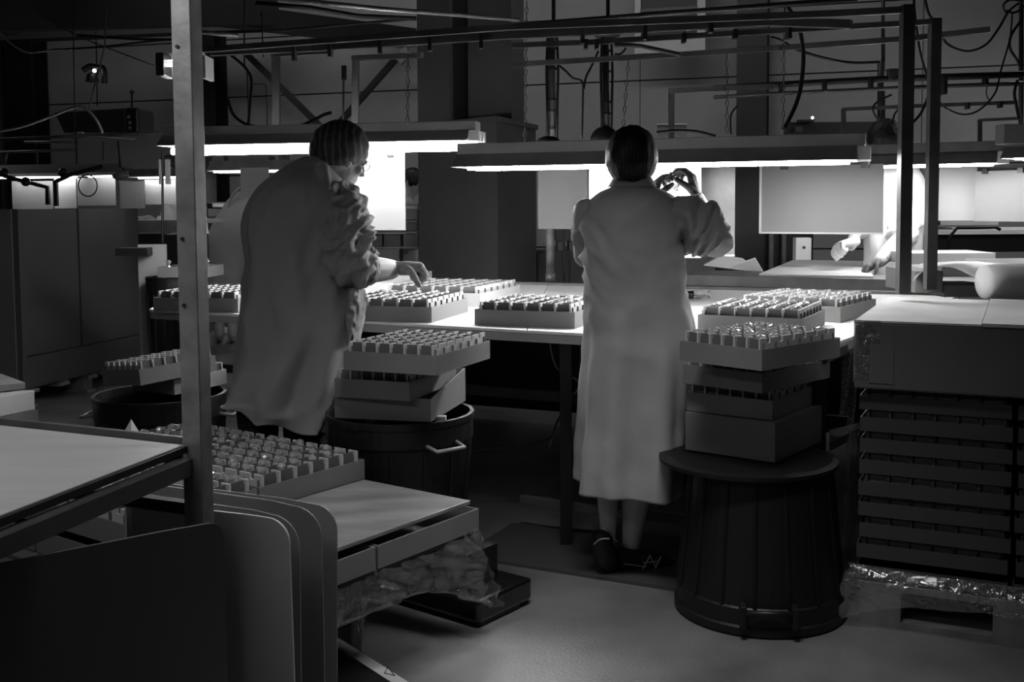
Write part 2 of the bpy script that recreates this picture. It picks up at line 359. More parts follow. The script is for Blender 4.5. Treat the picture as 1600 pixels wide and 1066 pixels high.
# ================================================================== luminaires
def luminaire(name, L, R, bottom_w, h, lbl, tubes=2, group=None, dx=0, tubelow=.0, tilt=0.0, m=None, tm=None):
    """L,R: world points of the near bottom lip at the two ends; profile rises h; runs along L-R"""
    d = (R - L); Ln = d.length; d.normalize(); n = Vector((0,0,1)).cross(d).normalized(); up = d.cross(n)
    Rm = Matrix(((d.x, n.x, up.x, L.x), (d.y, n.y, up.y, L.y), (d.z, n.z, up.z, L.z), (0,0,0,1)))
    t = thing(name, lbl, 'light fixture', tuple(L), 0, group)
    if tilt: Rm = Rm @ Matrix.Rotation(tilt, 4, 'X')
    w_ = bottom_w; tw = .11; x0 = (w_-tw)/2
    def pm(pts, xa, xb):
        vs = [Rm @ Vector((xa, y, z)) for y, z in pts]; k = len(pts)
        vs += [Rm @ Vector((xb, y, z)) for y, z in pts]
        return MB().add(vs, [tuple(range(k))[::-1], tuple(range(k, 2*k))] + [(i, (i+1) % k, (i+1) % k + k, i + k) for i in range(k)])
    obj('housing', pm([(x0, h*.55), (x0+tw, h*.55), (x0+tw, h), (x0, h)], .0, Ln), m or M_hood, t, bev=.003)
    obj('reflector', pm([(0, 0), (.006, 0), (x0+.004, h*.55), (x0, h*.56)], -.0, Ln-.03), m or M_hood, t)
    obj('reflector', pm([(w_, 0), (x0+tw, h*.56), (x0+tw-.004, h*.55), (w_-.006, 0)], -.0, Ln-.03), M_hoodin, t)
    obj('inner_tray', pm([(x0, h*.50), (x0+tw, h*.50), (x0+tw, h*.54), (x0, h*.54)], .01, Ln-.01), M_hoodin, t)
    for xe in (0.0, Ln-.03):
        e = obj('end_plate', pm([(.004, 0), (w_-.004, 0), (x0+tw, h*.54), (x0, h*.54)], xe+.0, xe+.004), M_hood if xe < .1 else M_hoodin, t)
    for k in range(3):
        y = .05 + k*(w_-.1)/2; obj('end_fin', pm([(y-.018, -.0), (y+.018, -.0), (y+.012, h*.5), (y-.012, h*.5)], Ln-.028, Ln+.02), M_hoodin, t)
    for k in range(tubes):
        y = w_/2 + (k-(tubes-1)/2)*.10
        z = h*.26 - tubelow
        tb = obj('tube', MB().tube([Rm @ Vector((.05, y, z)), Rm @ Vector((Ln-.06, y, z))], .016, 10), tm or (M_tube if L.y < 7 else M_tube2), t, smooth=True)
    return t, Rm, Ln
def hung(px, py, Y): return Q(px, py, Y)
H1L, H1R = Q(243, 227, 5.35), Q(738, 220, 5.05); H1R.z = H1L.z = (H1L.z+H1R.z)/2
luminaire('bench_luminaire', H1L, H1R, .24, .095, 'long hooded fluorescent fixture over the first worker, its lit tube fully bare', 2, tubelow=.050)
H2L, H2R = Q(704, 264, 4.70), Q(1351, 246, 4.15); zz = (H2L.z+H2R.z)/2; H2L.z = H2R.z = zz
luminaire('bench_luminaire', H2L, H2R, .26, .105, 'long grey fluorescent hood behind the second worker\'s head', 2, tubelow=.024)
H3L, H3R = Q(1330, 262, 6.6), Q(1566, 252, 6.2); H3L.z = H3R.z = (H3L.z+H3R.z)/2
luminaire('bench_luminaire', H3L, H3R, .26, .13, 'dark fluorescent hood beyond the two slim posts', 2, tubelow=.03, m=M_steel)
H4L, H4R = Q(1562, 248, 5.6), Q(1750, 240, 5.2)
luminaire('bench_luminaire', H4L, H4R, .24, .11, 'hood end with a square box on top cut off by the frame edge', 2, tubelow=.02, m=M_steel)
x = Q(1568, 225, 5.5); gb = solo('gear_box', MB().box(x.x, x.x+.14, x.y, x.y+.1, x.z, x.z+.1), M_card, 'square grey ballast box standing on the hood at the frame edge', 'box', bev=.004)
H5L, H5R = Q(322, 267, 11.0), Q(520, 262, 10.7); H5R.z = H5L.z
luminaire('bench_luminaire', H5L, H5R, .24, .10, 'smaller far fluorescent hood above the bending worker', 2, tubelow=.03, m=M_steel)
for (xa, ya, xb, yb, Y, l) in ((-30, 277, 120, 272, 8.6, 'far lit tube fixture at the very end of the left row'), (118, 275, 190, 273, 8.4, 'far lit tube fixture between the two bent lamp arms and the round weight'), (196, 277, 292, 276, 8.0, 'far grey tube fixture right of the round weight, nearest the square pole')):
    a, b = Q(xa, ya, Y), Q(xb, yb, Y-.15); b.z = a.z; luminaire('bench_luminaire', a, b, .18, .06, l, 1, tubelow=.012, m=M_steel)
a, b = Q(1470, 273, 7.6), Q(1640, 268, 7.2); b.z = a.z
luminaire('bench_luminaire', a, b, .2, .06, 'farthest lit hood at the right, above the two hanging grey sheets', 1, tubelow=.02, m=M_steel)
# bright lamp box by the pole
hl = thing('wall_lamp', 'glowing box lamp with black end caps hanging behind the square pole', 'lamp', Q(280, 100, 4.2))
a, b = Q(254, 100, 4.2), Q(318, 103, 4.1)
def fbox(pxa, pya, pxb, pyb, Y, th):
    a, b = Q(pxa, pya, Y), Q(pxb, pyb, Y); return MB().box(a.x, b.x, a.y, a.y+th, b.z, a.z)
obj('reflector', fbox(254, 83, 318, 119, 4.3, .03), M_cardl, hl); obj('end_cap', fbox(242, 82, 256, 118, 4.2, .12), M_black, hl, bev=.005)
obj('end_cap', fbox(315, 86, 321, 122, 4.2, .12), M_cardl, hl)
obj('tube', MB().tube([Q(255, 101, 4.24), Q(316, 103, 4.24)], .008, 10), M_lamp, hl); obj('tube', MB().tube([Q(256, 95, 4.26), Q(316, 96, 4.26)], .004, 10), M_lamp, hl)
obj('bracket', fbox(268, 40, 284, 46, 4.26, .02), M_steel, hl)
obj('hanger', MB().tube([Q(270, 44, 4.27), Q(271, 84, 4.27)], .003, 6), M_dark, hl)
# small camera-like lamp
sl = thing('small_lamp', 'tiny glowing lamp on a dark drooping bracket high at the left', 'lamp', Q(148, 115, 7))
obj('bracket', MB().tube(smooth_path([Q(130, 110, 7), Q(140, 104, 7), (Q(152, 106, 7)), Q(162, 108, 7), Q(163, 130, 7)]), .02, 8), M_dark, sl, smooth=True)
obj('bulb', MB().ball(Q(147.5, 110.5, 6.96), .012), M_lamp, sl); obj('shade', MB().lathe([(.045, 0), (.03, .05), (.01, .06)], Q(144, 128, 7), 12), M_dark, sl)
# ================================================================== trays
TW = .42; TH = .062
def make_tray_meshes():
    w_, t = TW, .004
    body = MB().box(0, w_, 0, w_, 0, .004).box(0, w_, 0, t, .004, TH).box(0, w_, w_-t, w_, .004, TH).box(0, t, t, w_-t, .004, TH).box(w_-t, w_, t, w_-t, .004, TH)
    M = {'tray_wall': body.mesh('tray_wall')}
    N = 6; e = .022; pitch = (w_-2*e)/N; zt = TH + .030
    ml = MB(); ml.box(-.0035, .0035, .010, w_-.010, .006, zt-.016)      # long strip, notched in the middle of every cell
    for k in range(N+1):
        y = e + k*pitch; ml.box(-.0035, .0035, max(y-.023, .010), min(y+.023, w_-.010), zt-.016, zt)
    M['long_divider'] = ml.mesh('long_divider')
    mc = MB(); mc.box(.012, w_-.012, -.002, .002, .006, zt-.014)
    for k in range(N): x = e + (k+.5)*pitch; mc.box(x-.024, x+.024, -.002, .002, zt-.014, zt-.002)
    M['cross_divider'] = mc.mesh('cross_divider')
    return M, N, e, pitch, zt
TM, TN, TE, TP, TZ = make_tray_meshes()
gl = MB().lathe([(.0105, 0), (.012, .004), (.0105, .018), (.006, .022), (.0055, .028), (.012, .033), (.0145, .040), (.012, .047), (.004, .051)], seg=9)
GL = gl.mesh('glass_stopper', False); GL.materials.append(M_glass)
wd_ = MB().add([(-.024, -.004, 0), (.024, -.012, .004), (.024, .012, .004), (-.024, .004, 0), (0, 0, .006)], [(0,1,4), (1,2,4), (2,3,4), (3,0,4), (0,3,2,1)]).mesh('flap')
ORD = ['first', 'second', 'third', 'fourth', 'fifth', 'sixth']
def tray(label, fl_, fr_, side=None, rz=None, w_=None, dep=None, z=None, glass=None, light=False, cells=True, dim=None, group=None, lab=None, flat=.35, glassn=None, mbody=None):
    """fl_, fr_ world floor points of the near edge's left and right ends"""
    d = fr_ - fl_; W = math.hypot(d.x, d.y) if w_ is None else w_; a = math.atan2(d.y, d.x) if rz is None else rz
    if rz is None and side is not None:
        s = side - fr_; a2 = math.atan2(s.y, s.x) - math.pi/2; a += (a2 - a) * flat
    org = fl_ if w_ is None else fr_ - Vector((math.cos(a)*W, math.sin(a)*W, 0))
    D = dep or W
    org = Vector((org.x, org.y, z if z is not None else fl_.z)) + Vector((0, 0, .001))
    r = thing('cell_tray', label, 'tray', org, a, group); r.scale = (W/TW, D/TW, 1)
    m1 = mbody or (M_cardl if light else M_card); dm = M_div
    o = obj('tray_wall', TM['tray_wall'], m1, r, world=False)
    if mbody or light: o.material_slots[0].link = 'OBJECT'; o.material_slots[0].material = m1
    if cells:
        for k in range(TN+1):
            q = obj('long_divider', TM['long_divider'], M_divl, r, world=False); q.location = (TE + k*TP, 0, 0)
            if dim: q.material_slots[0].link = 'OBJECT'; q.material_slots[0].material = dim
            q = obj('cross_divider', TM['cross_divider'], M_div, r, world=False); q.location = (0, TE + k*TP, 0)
    if glass:
        cnt = 0; cells_ = [(i, j) for i in range(TN) for j in range(TN)]
        if glassn: random.Random(3).shuffle(cells_); cells_ = cells_[:glassn]
        A = Matrix.Translation(org) @ Matrix.Rotation(a, 4, 'Z') @ Matrix.Diagonal((W/TW, D/TW, 1, 1))
        for i, j in cells_:
            g = bpy.data.objects.new('glass_stopper', GL); COL.objects.link(g)
            g.location = A @ Vector((TE + (i+.5)*TP + random.uniform(-.006, .006), TE + (j+.5)*TP + random.uniform(-.006, .006), TZ - (.038 if 'foreground' in lab else .044))); g.rotation_euler = (random.uniform(-.12, .12), random.uniform(-.12, .12), random.uniform(0, 3))
            g['label'] = 'clear glass stopper %s from one end, %s row, in the %s' % (ORD[i], ORD[j], glass); g['category'] = 'stopper'; g['group'] = 'stoppers ' + lab
    return r
# trays on the white bench
def pT(x, y): return P(x, y, T)
tray('full cell tray on the bench just in front of the first worker\'s hanging forearm', pT(566, 501.5), pT(674.5, 504.5), pT(742, 483), w_=.44, dep=.46, lab='in the tray under the forearm', glass='tray under the forearm', glassn=14)
tray('pale cell tray on the bench behind the forearm tray, nearest the duct', pT(640, 476), pT(750, 480), pT(809, 457), w_=.50, dep=.56, light=True)
tray('cell tray on the bench just left of the second worker\'s hip', pT(741.6, 508), pT(893.5, 515.3), pT(912, 504), dep=.42, lab='in the tray by the hip', glass='tray by the hip', glassn=26)
tray('cell tray at the bench end nearest the carton pallet, front one of two', P(1090, 518, T), P(1257.8, 524.5, T), P(1305, 506, T), dep=.40, z=T, lab='in the front tray at the bench end', glass='nearer bench-end tray', flat=.5)
tray('cell tray at the bench end beyond its twin, touching the back rail', P(1166, 494, T), P(1313, 505, T), P(1350, 485, T), w_=.43, dep=.46, z=T, lab='in the back tray at the bench end', glass='farther bench-end tray', flat=.5)
tray('cell tray at the bench\'s left end between the square pole and the first worker', pT(296, 486), pT(372, 489), pT(400, 470), w_=.42, dep=.46)
# flat pale tray lid behind the glove
x = pT(560, 452)
ld = tray('low empty pale tray behind the first worker\'s wrist', pT(560, 458), pT(615, 460), pT(652, 436), w_=.40, dep=.55, light=True, cells=False)
lz = Q(640, 430, pT(650, 452).y)
solo('board_flap', fbox(618, 424, 675, 447, pT(650, 450).y+.2, .004), M_card, 'upright grey board flap just beyond the first worker\'s glove', 'board')

# ================================================================== bins
def ring(c, r, h=.012, tr=.012, seg=40, ry=None):
    return MB().tube([(c[0]+r*math.cos(2*math.pi*k/seg), c[1]+r*math.sin(2*math.pi*k/seg), c[2]) for k in range(seg+1)], tr, 6, cap=False)
def bin_up(c, r, h, label, taper=.8, handle=None):
    t = thing('dustbin', label, 'bin', (c.x, c.y, 0)); prof = []; o = (c.x, c.y, 0)
    pr = [(.0, .004), (r*taper, 0), (r*taper+.004, .01), (r*.965, h-.09), (r*.985, h-.085), (r*.985, h-.02), (r, h-.02), (r, h), (r-.014, h), (r-.02, h-.03), (r*taper-.01, .02), (0, .02)]
    obj('bucket', MB().lathe(pr, o, 48), M_bin, t, smooth=False)
    for k in range(14):
        an = 2*math.pi*k/14 + .2
        a = Vector((c.x+math.cos(an)*(r*taper+.004), c.y+math.sin(an)*(r*taper+.004), .03)); b = Vector((c.x+math.cos(an)*(r*.965), c.y+math.sin(an)*(r*.965), h-.1)); obj('rib', MB().tube([a, b], .006, 5), M_bin, t)
    for s in ([handle] if handle is not None else []) + ([handle + math.pi] if handle is not None else []):
        u = Vector((math.cos(s), math.sin(s), 0)); v_ = Vector((-u.y, u.x, 0)); b = Vector((c.x, c.y, h-.075)) + u*(r*.98)
        obj('handle', MB().tube([b + v_*.06 - u*.02, b + v_*.055 + u*.045 + Vector((0,0,-.012)), b - v_*.055 + u*.045 + Vector((0,0,-.012)), b - v_*.06 - u*.02], .007, 6), M_shoel, t, smooth=True)
    return t
h2 = .60; c2 = P(625, 642, h2); r2 = 117*c2.y/FPX
bt = bin_up(c2, r2, h2, 'upright black dustbin by the first worker\'s coat hem, boxes on its rim', handle=-math.pi*.28)
cl_ = P(689, 655, h2); obj('clip', MB().box(cl_.x-.018, cl_.x+.018, cl_.y-.02, cl_.y+.01, h2-.025, h2+.012), M_cardl, bt, bev=.003)
# boxes on that bin
z = h2 + .004
a, b, s = P(523, 653, z), P(676.5, 657.5, z), P(735, 634, z)
def open_box(label, fl_, fr_, dep, h, m=M_card, side=None, flat=.3, tape=None, tilt=None, cut=None):
    d = fr_-fl_; W = math.hypot(d.x, d.y); an = math.atan2(d.y, d.x)
    if side is not None: s = side-fr_; an += (math.atan2(s.y, s.x) - math.pi/2 - an)*flat
    r = thing('carton_box', label, 'box', (fl_.x, fl_.y, fl_.z), an); t = .004
    obj('bottom', MB().box(t, W-t, t, dep-t, 0, t), m, r, world=False)
    hs = h if cut is None else cut
    obj('side_panel', MB().box(0, W, 0, t, 0, hs), m, r, world=False); obj('side_panel', MB().box(0, W, dep-t, dep, 0, h), m, r, world=False)
    obj('side_panel', MB().box(0, t, t, dep-t, 0, h), m, r, world=False)
    rp = MB().add([(W-t, t, 0), (W, t, 0), (W, dep-t, 0), (W-t, dep-t, 0), (W-t, t, hs), (W, t, hs), (W, dep-t, h), (W-t, dep-t, h)], [(0,3,2,1),(4,5,6,7),(0,1,5,4),(1,2,6,5),(2,3,7,6),(3,0,4,7)])
    obj('side_panel', rp, m, r, world=False)
    return r
bx = open_box('open grey carton with a sloping rim resting on the upright dustbin', a, b, .40, .12, side=s, cut=.075, m=M_card)
z = h2 + .075
t2 = tray('tilted half-filled cell tray second from the top on the dustbin by the first worker', P(523, 622, z), P(637, 630, z), P(712, 588, z), dep=.40, z=z+.003, flat=.3)
t2.rotation_euler.y = 0.0
z = h2 + .075 + .105
t3 = tray('cell tray on top of the pile on the dustbin by the first worker', P(537, 579, z), P(674.5, 590, z), P(741, 561, z), dep=.41, z=z+.001, flat=.4)
# inverted bin at the right
h1 = .49; cb = P(1186, 949, 0); r1 = 134*cb.y/FPX
it = thing('dustbin', 'black dustbin standing upside down beside the carton pallet with boxes on it', 'bin', (cb.x, cb.y, 0))
rt = r1*.815
obj('bucket', MB().lathe([(0, .002), (r1*.97, 0), (r1, .008), (r1, .03), (r1*.975, .035), (r1*.975, .085), (r1*.955, .09), (rt, h1-.02), (0, h1-.018)], (cb.x, cb.y, 0), 56), M_bin, it)
for k in range(16):
    an = 2*math.pi*k/16 + .12; obj('rib', MB().tube([(cb.x+math.cos(an)*(r1*.957), cb.y+math.sin(an)*r1*.957, .09), (cb.x+math.cos(an)*rt, cb.y+math.sin(an)*rt, h1-.03)], .007, 5), M_bin, it)
for s in (-math.pi/2-.12, math.pi/2-.12):
    u = Vector((math.cos(s), math.sin(s), 0)); v_ = Vector((-u.y, u.x, 0)); b = Vector((cb.x, cb.y, .085)) + u*(r1*.97)
    for sg in (-1, 1): obj('handle_lug', MB().box(-.010, .010, -.03, .02, -.045, .022, Matrix.Translation(b + v_*sg*.077) @ Matrix.Rotation(s+math.pi/2, 4, 'Z')), M_bin, it, bev=.004)
    obj('handle', MB().tube([b + v_*.077 + u*.02, b - v_*.077 + u*.02], .010, 8), M_bin, it, smooth=True)
cl2 = P(1168, 713.5, h1); rl = 139*cl2.y/FPX
lid = solo('bin_lid', MB().lathe([(0, -.018), (rl-.015, -.02), (rl, -.012), (rl, .0), (rl-.02, .006), (0, .008)], (cl2.x, cl2.y, h1), 56), M_bin, 'round black lid lying on the upside down dustbin', 'lid')
z = h1 + .01
a, b, s = P(1070, 703, z), P(1211, 724, z), P(1292, 692, z)
d = b - a; n = Vector((-d.y, d.x, 0)).normalized()
W = math.hypot(d.x, d.y); an = math.atan2(d.y, d.x)
cb1 = thing('carton_box', 'plain tall grey carton under the tray pile on the upside down dustbin', 'box', (a.x, a.y, z), an)
hb = (724-657)*b.y/FPX - .005
obj('body', MB().box(0, W, 0, .40, 0, hb), M_card, cb1, world=False, bev=.003)
zz = z + hb + .002
stk = [((1073, 642), (1208, 657), (1290, 628), 'cell tray resting directly on the tall grey carton on the upside down dustbin'),
       ((1067, 599), (1193, 615), (1290, 596), 'cell tray in the middle of the pile on the upside down dustbin'),
       ((1062, 564), (1193, 580), (1292, 565), 'cell tray full of glass topping the pile on the upside down dustbin')]
for i, (pa, pb, ps, l) in enumerate(stk):
    zi = zz + i*.098
    tray(l, P(*pa, zi), P(*pb, zi), P(*ps, zi), dep=.42, z=zi, flat=.3, glass='pile-top tray' if i == 2 else None, lab='on the upside down dustbin')
# left dustbin with trays
h3 = .56; c3 = P(250, 614, h3); r3 = 102*c3.y/FPX
bin_up(c3, r3, h3, 'black dustbin left of the square pole with two tilted trays in its mouth', handle=.05)
def tilt_tray(label, fl_, fr_, side, dep, tx, ty, z, light=False, **k):
    r = tray(label, fl_, fr_, side, dep=dep, z=z, light=light, **k); r.rotation_euler.x = tx; r.rotation_euler.y = ty; return r
z = h3 + .03
ca = P(220, 597, .64); ua = Vector((math.cos(math.radians(48)), math.sin(math.radians(48)), 0))*.34
r_ = tray('pale cell tray topmost on the dustbin left of the square pole', ca, ca + ua, dep=.30, z=.625); r_.rotation_euler.x = -.10; r_.rotation_euler.y = -.06
ca = P(273, 612, .57); ua = Vector((math.cos(math.radians(52)), math.sin(math.radians(52)), 0))*.26
r_ = tray('cell tray sunk lower in the mouth of the dustbin left of the square pole', ca, ca + ua, dep=.30, z=.555, light=True); r_.rotation_euler.x = -.03; r_.rotation_euler.y = -.05

# ================================================================== shrouded pallet box (left)
pl = thing('pallet_box', 'tall dark board-wrapped pallet load with a flat top and one vertical seam', 'pallet load', P(120, 600, .12))
a, b = P(36, 611, .12), P(222, 566, .12)
a2, b2_ = a.copy(), b.copy(); d = (b2_-a2); d.z = 0; Wp = d.length; d.normalize(); n = Vector((-d.y, d.x, 0))
Mp = Matrix.Translation((a.x, a.y, 0)) @ Matrix(((d.x, n.x, 0, 0), (d.y, n.y, 0, 0), (0, 0, 1, 0), (0, 0, 0, 1)))
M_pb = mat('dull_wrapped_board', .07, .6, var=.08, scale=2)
sx_ = Wp*.46
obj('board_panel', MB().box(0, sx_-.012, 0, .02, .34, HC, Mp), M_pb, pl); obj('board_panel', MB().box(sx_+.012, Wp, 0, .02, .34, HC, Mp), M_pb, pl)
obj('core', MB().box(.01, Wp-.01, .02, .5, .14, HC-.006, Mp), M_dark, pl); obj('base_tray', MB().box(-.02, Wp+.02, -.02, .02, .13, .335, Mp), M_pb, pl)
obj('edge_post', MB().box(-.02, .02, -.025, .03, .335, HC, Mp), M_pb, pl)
obj('side_panel', MB().box(-.03, -.0, .02, .52, .13, HC, Mp), mat('lit_side_board', .13, .6, var=.08, scale=2), pl)  # lighter than the front: light on this side put into the colour
pp = thing('pallet', 'wooden pallet under the tall dark wrapped load', 'pallet', (a.x, a.y, 0))
for k in range(5): obj('deck_board', MB().box(k*(Wp-.1)/4, k*(Wp-.1)/4+.11, -.04, .52, .10, .122, Mp), M_pwood, pp)
for x in (0, Wp/2-.05, Wp-.1):
    obj('block', MB().box(x, x+.1, 0, .12, .02, .10, Mp), M_pwood, pp); obj('block', MB().box(x, x+.1, .38, .5, .02, .10, Mp), M_pwood, pp)
    obj('skid_board', MB().box(x, x+.1, -.03, .52, 0, .02, Mp), M_pwood, pp)
# light carton stack at far left edge
for i, (xa, ya, xb, yb, l) in enumerate(((-60, 664, 55, 640, 'lower pale carton cut off by the frame edge beyond the foreground table'), (-60, 619, 40, 608, 'dark folded carton lying on the pale carton at the frame edge'))):
    zc = (.42, .51)[i]
    a, b = P(xa, ya, zc), P(xb, yb, zc)
    d = b-a; n = Vector((-d.y, d.x, 0)).normalized()
    solo('carton_box', MB().prism([(q.x, q.y) for q in (a, b, b+n*.35, a+n*.35)], zc, zc+(.085, .03)[i]), (M_cardl, M_card)[i], l, 'box', bev=.003)
a = P(-60, 664, .42); b = P(60, 640, .42); d = b-a; n = Vector((-d.y, d.x, 0)).normalized()
solo('carton_box', MB().prism([(q.x, q.y) for q in (a, b, b+n*.4, a+n*.4)], 0, .418), M_carton, 'dark carton stack base beyond the foreground table', 'box')
# folded pale paper corner behind the foreground table
q = P(205, 690, .80); solo('paper_fold', MB().add([Q(189, 684, 2.75), Q(205, 655, 2.8), Q(223, 684, 2.7), Q(205, 692, 2.62), Q(204, 690, 2.95)], [(0, 1, 3), (1, 2, 3), (0, 4, 1), (1, 4, 2), (0, 3, 2, 4)]), M_cardl, 'small pointed paper fold peeping over the foreground table edge', 'paper')

# ================================================================== foreground station
ft = thing('work_table', 'bare pale-topped steel table cut off by the lower left of the frame', 'table', P(297, 695, T))
c0, cbk, cfr = P(299, 694, T), P(-260, 634, T), P(-420, 940, T)
cfr = P(0, 810, T); dd = (cfr - c0).normalized(); cfr = c0 + dd*1.25; db = (P(0, 662, T) - c0).normalized(); cbk = c0 + db*1.3; c4 = cbk + dd*1.25
obj('tabletop', MB().prism([(q.x, q.y) for q in (c0 + (db+dd)*.012, cfr + db*.012, c4, cbk + dd*.012)], T-.018, T), M_ply, ft, bev=.002)
def bar(a, b, r, z, m, nm, par): a = a.copy(); b = b.copy(); a.z = b.z = z; return obj(nm, MB().tube([a, b], r, sq=True), m, par)
bar(c0, cfr, .016, T-.040, M_steel, 'frame_bar', ft); bar(c0, cbk, .016, T-.024, M_steel, 'frame_bar', ft); bar(cbk, c4, .016, T-.04, M_steel, 'frame_bar', ft)
obj('edge_lip', strip(cfr, c0, .004, T-.012, T+.001, -.006), M_dark, ft); 
obj('backboard', strip(cbk, c0, .012, T-.03, T+.006, .02), M_steel, ft)
lowd = (c0+cbk)/2
for q in (cbk + dd*.03, cfr + db*.05, c4): obj('leg', leg(q, M_steel, .017, T-.05), M_steel, ft)
pc = c0 + Vector((.014, -.006, 0))
ra = math.atan2(dd.y, dd.x)
sp = Matrix.Translation((pc.x, pc.y, 0)) @ Matrix.Rotation(ra+math.pi/2, 4, 'Z')
obj('corner_pole', MB().box(-.021, .021, -.021, .021, 0, 2.25, sp), M_pole, ft, bev=.002)
for zz_ in (1.62, 1.12, 1.25): obj('bolt', MB().tube([sp @ Vector((-.008, -.024, zz_)), sp @ Vector((-.008, -.018, zz_))], .004, 8), M_dark, ft)
obj('lower_bar', MB().tube([c0 + Vector((0, 0, -.13)), cbk + Vector((0, 0, -.13))], .012, sq=True), M_dark, ft)
# stacked tray pallet in the middle
zb = .45
kB, kR = P(545, 757, zb), P(735, 782, zb)
e1 = Vector((.59, .807, 0)); e2 = Vector((-.807, .59, 0))
R0 = kR.copy()
def sq_(x0, x1, y0, y1, z0, z1): # x along e2 (left-away), y along -e1 (towards camera)
    M = Matrix.Translation((R0.x, R0.y, 0)) @ Matrix(((e2.x, -e1.x, 0, 0), (e2.y, -e1.y, 0, 0), (0, 0, 1, 0), (0, 0, 0, 1)))
    return MB().box(x0, x1, y0, y1, z0, z1, M)
solo('cover_board', sq_(0, .43, 0, 1.0, zb-.012, zb), M_wood, 'scuffed grey board covering the trays beside the leaning sheets', 'board', bev=.002)
ang = math.atan2(e1.y, e1.x)
def stray(label, x, y, z, glass=None, light=False, cells=True, mb=None):
    # near-right corner at x (along e2) , y (along -e1): local X along e1, local Y along e2
    org = R0 + e2*x - e1*(y+.43)
    o = tray(label, org, org + e1*.43, rz=ang, dep=.43, z=z, glass=glass, lab='in the foreground trays', cells=cells, light=light, mbody=mb)
    return o
zt_ = .445
stray('foreground cell tray full of glass, its long grey side facing the cover board', .445, -.02, zt_, 'tray facing the board')
stray('foreground cell tray full of glass, tucked behind the square pole', .885, -.02, zt_, 'tray behind the pole')
stray('foreground cell tray full of glass, nearest the leaning sheets', .445, .42, zt_, 'tray nearest the sheets')
stray('foreground cell tray full of glass half under the table corner', .885, .42, zt_, 'tray under the table corner')
zl = zb - .014 - .076
k = 0
for (x, y, l) in ((-.015, -.02, 'closed tray under the cover board at its outer corner'), (-.015, .42, 'closed tray under the cover board next to the leaning sheets'), (.43, -.02, 'hidden-layer tray below the glass-filled tray by the cover board'), (.43, .42, 'hidden-layer tray below the glass-filled tray nearest the sheets'), (.875, -.02, 'lower-layer tray behind the square pole'), (.875, .42, 'lower-layer tray half under the table corner')):
    stray(l, x, y, zl, mb=M_card, cells=False); k += 1
solo('layer_board', sq_(-.01, 1.3, 0, .9, zl-.012, zl-.002), M_carton, 'thin board under the lowest tray layer above the film', 'board')
# carton bodies under the layer
cc = thing('carton_box', 'printed carton holding up the tray layers, wrapped in film', 'box', R0 + e2*.28 - e1*.1)
obj('body', sq_(.25, 1.2, .20, .95, .0, zl-.014), M_carton, cc, bev=.004)
Mpr = Matrix.Translation((R0.x, R0.y, 0)) @ Matrix(((e2.x, -e1.x, 0, 0), (e2.y, -e1.y, 0, 0), (0, 0, 1, 0), (0, 0, 0, 1)))
pr = MB()
for (y0, y1, z0, z1) in ((.245, .25, .10, .235), (.325, .33, .10, .235), (.25, .325, .10, .105), (.25, .325, .23, .235), (.25, .325, .165, .17), (.265, .28, .18, .22), (.295, .31, .18, .22), (.265, .31, .215, .222), (.265, .31, .178, .185), (.265, .275, .115, .155), (.285, .30, .115, .155), (.265, .31, .112, .118)): pr.box(.248, .2495, y0, y1, z0, z1, Mpr)
obj('printed_mark', pr, M_print, cc)
# black plastic pallet foot
bpm = thing('plastic_pallet', 'glossy black plastic pallet corner sticking out under the film', 'pallet', P(747, 985, 0))
F0 = P(748, 985, 0); g1 = (P(832, 944, 0) - F0); wl_ = g1.length; g1.normalize(); g2 = Vector((-g1.y, g1.x, 0))
Mg = Matrix.Translation((F0.x, F0.y, 0)) @ Matrix(((g1.x, g2.x, 0, 0), (g1.y, g2.y, 0, 0), (0, 0, 1, 0), (0, 0, 0, 1)))
M_gloss = mat('glossy_black_plastic', .010, .14, coat=.6)
obj('deck', MB().box(0, wl_, 0, .62, .016, .090, Mg), M_gloss, bpm, bev=.012)
obj('foot', MB().box(.02, wl_-.05, .01, .16, 0, .035, Mg), M_black, bpm, bev=.006); obj('foot', MB().box(.02, wl_-.05, .42, .55, 0, .035, Mg), M_black, bpm, bev=.006)
obj('inner_block', MB().box(.06, .22, .10, .30, .088, .20, Mg), M_black, bpm)
for k in range(2): obj('vent_hole', MB().box(.13+k*.025, .142+k*.025, -.001, .004, .05, .07, Mg), M_print, bpm)
# stretch film
def film(name, grid, label, amp=.012, par=None):
    nu, nv = 44, 22; vs = []; cols = len(grid[0]); rows = len(grid)
    for j in range(nv+1):
        for i in range(nu+1):
            u, v_ = i/nu, j/nv
            rowp = [catm(r, u) for r in grid]; p = catm(rowp, v_) if rows > 2 else rowp[0]*(1-v_) + rowp[1]*v_
            q = p*9; nn = noise.noise(Vector((q.x*.6+q.y, q.y*2, q.z*3.2+u*7)))*amp*1.6 + noise.noise(q*4.1+Vector((3, 0, 9)))*amp*.5
            vs.append(p + Vector((nn, -nn*.7, nn*.6*v_)))
    fs = [(j*(nu+1)+i, j*(nu+1)+i+1, (j+1)*(nu+1)+i+1, (j+1)*(nu+1)+i) for j in range(nv) for i in range(nu)]
    return obj(name, MB().add(vs, fs), M_film, par, smooth=True)
fw = thing('stretch_film', 'crinkled clear stretch film hanging loose round the foreground tray pallet', 'film', Q(640, 880, 3.3))
def s3(x, y, z): v = R0 + e2*x - e1*y; return Vector((v.x, v.y, z))
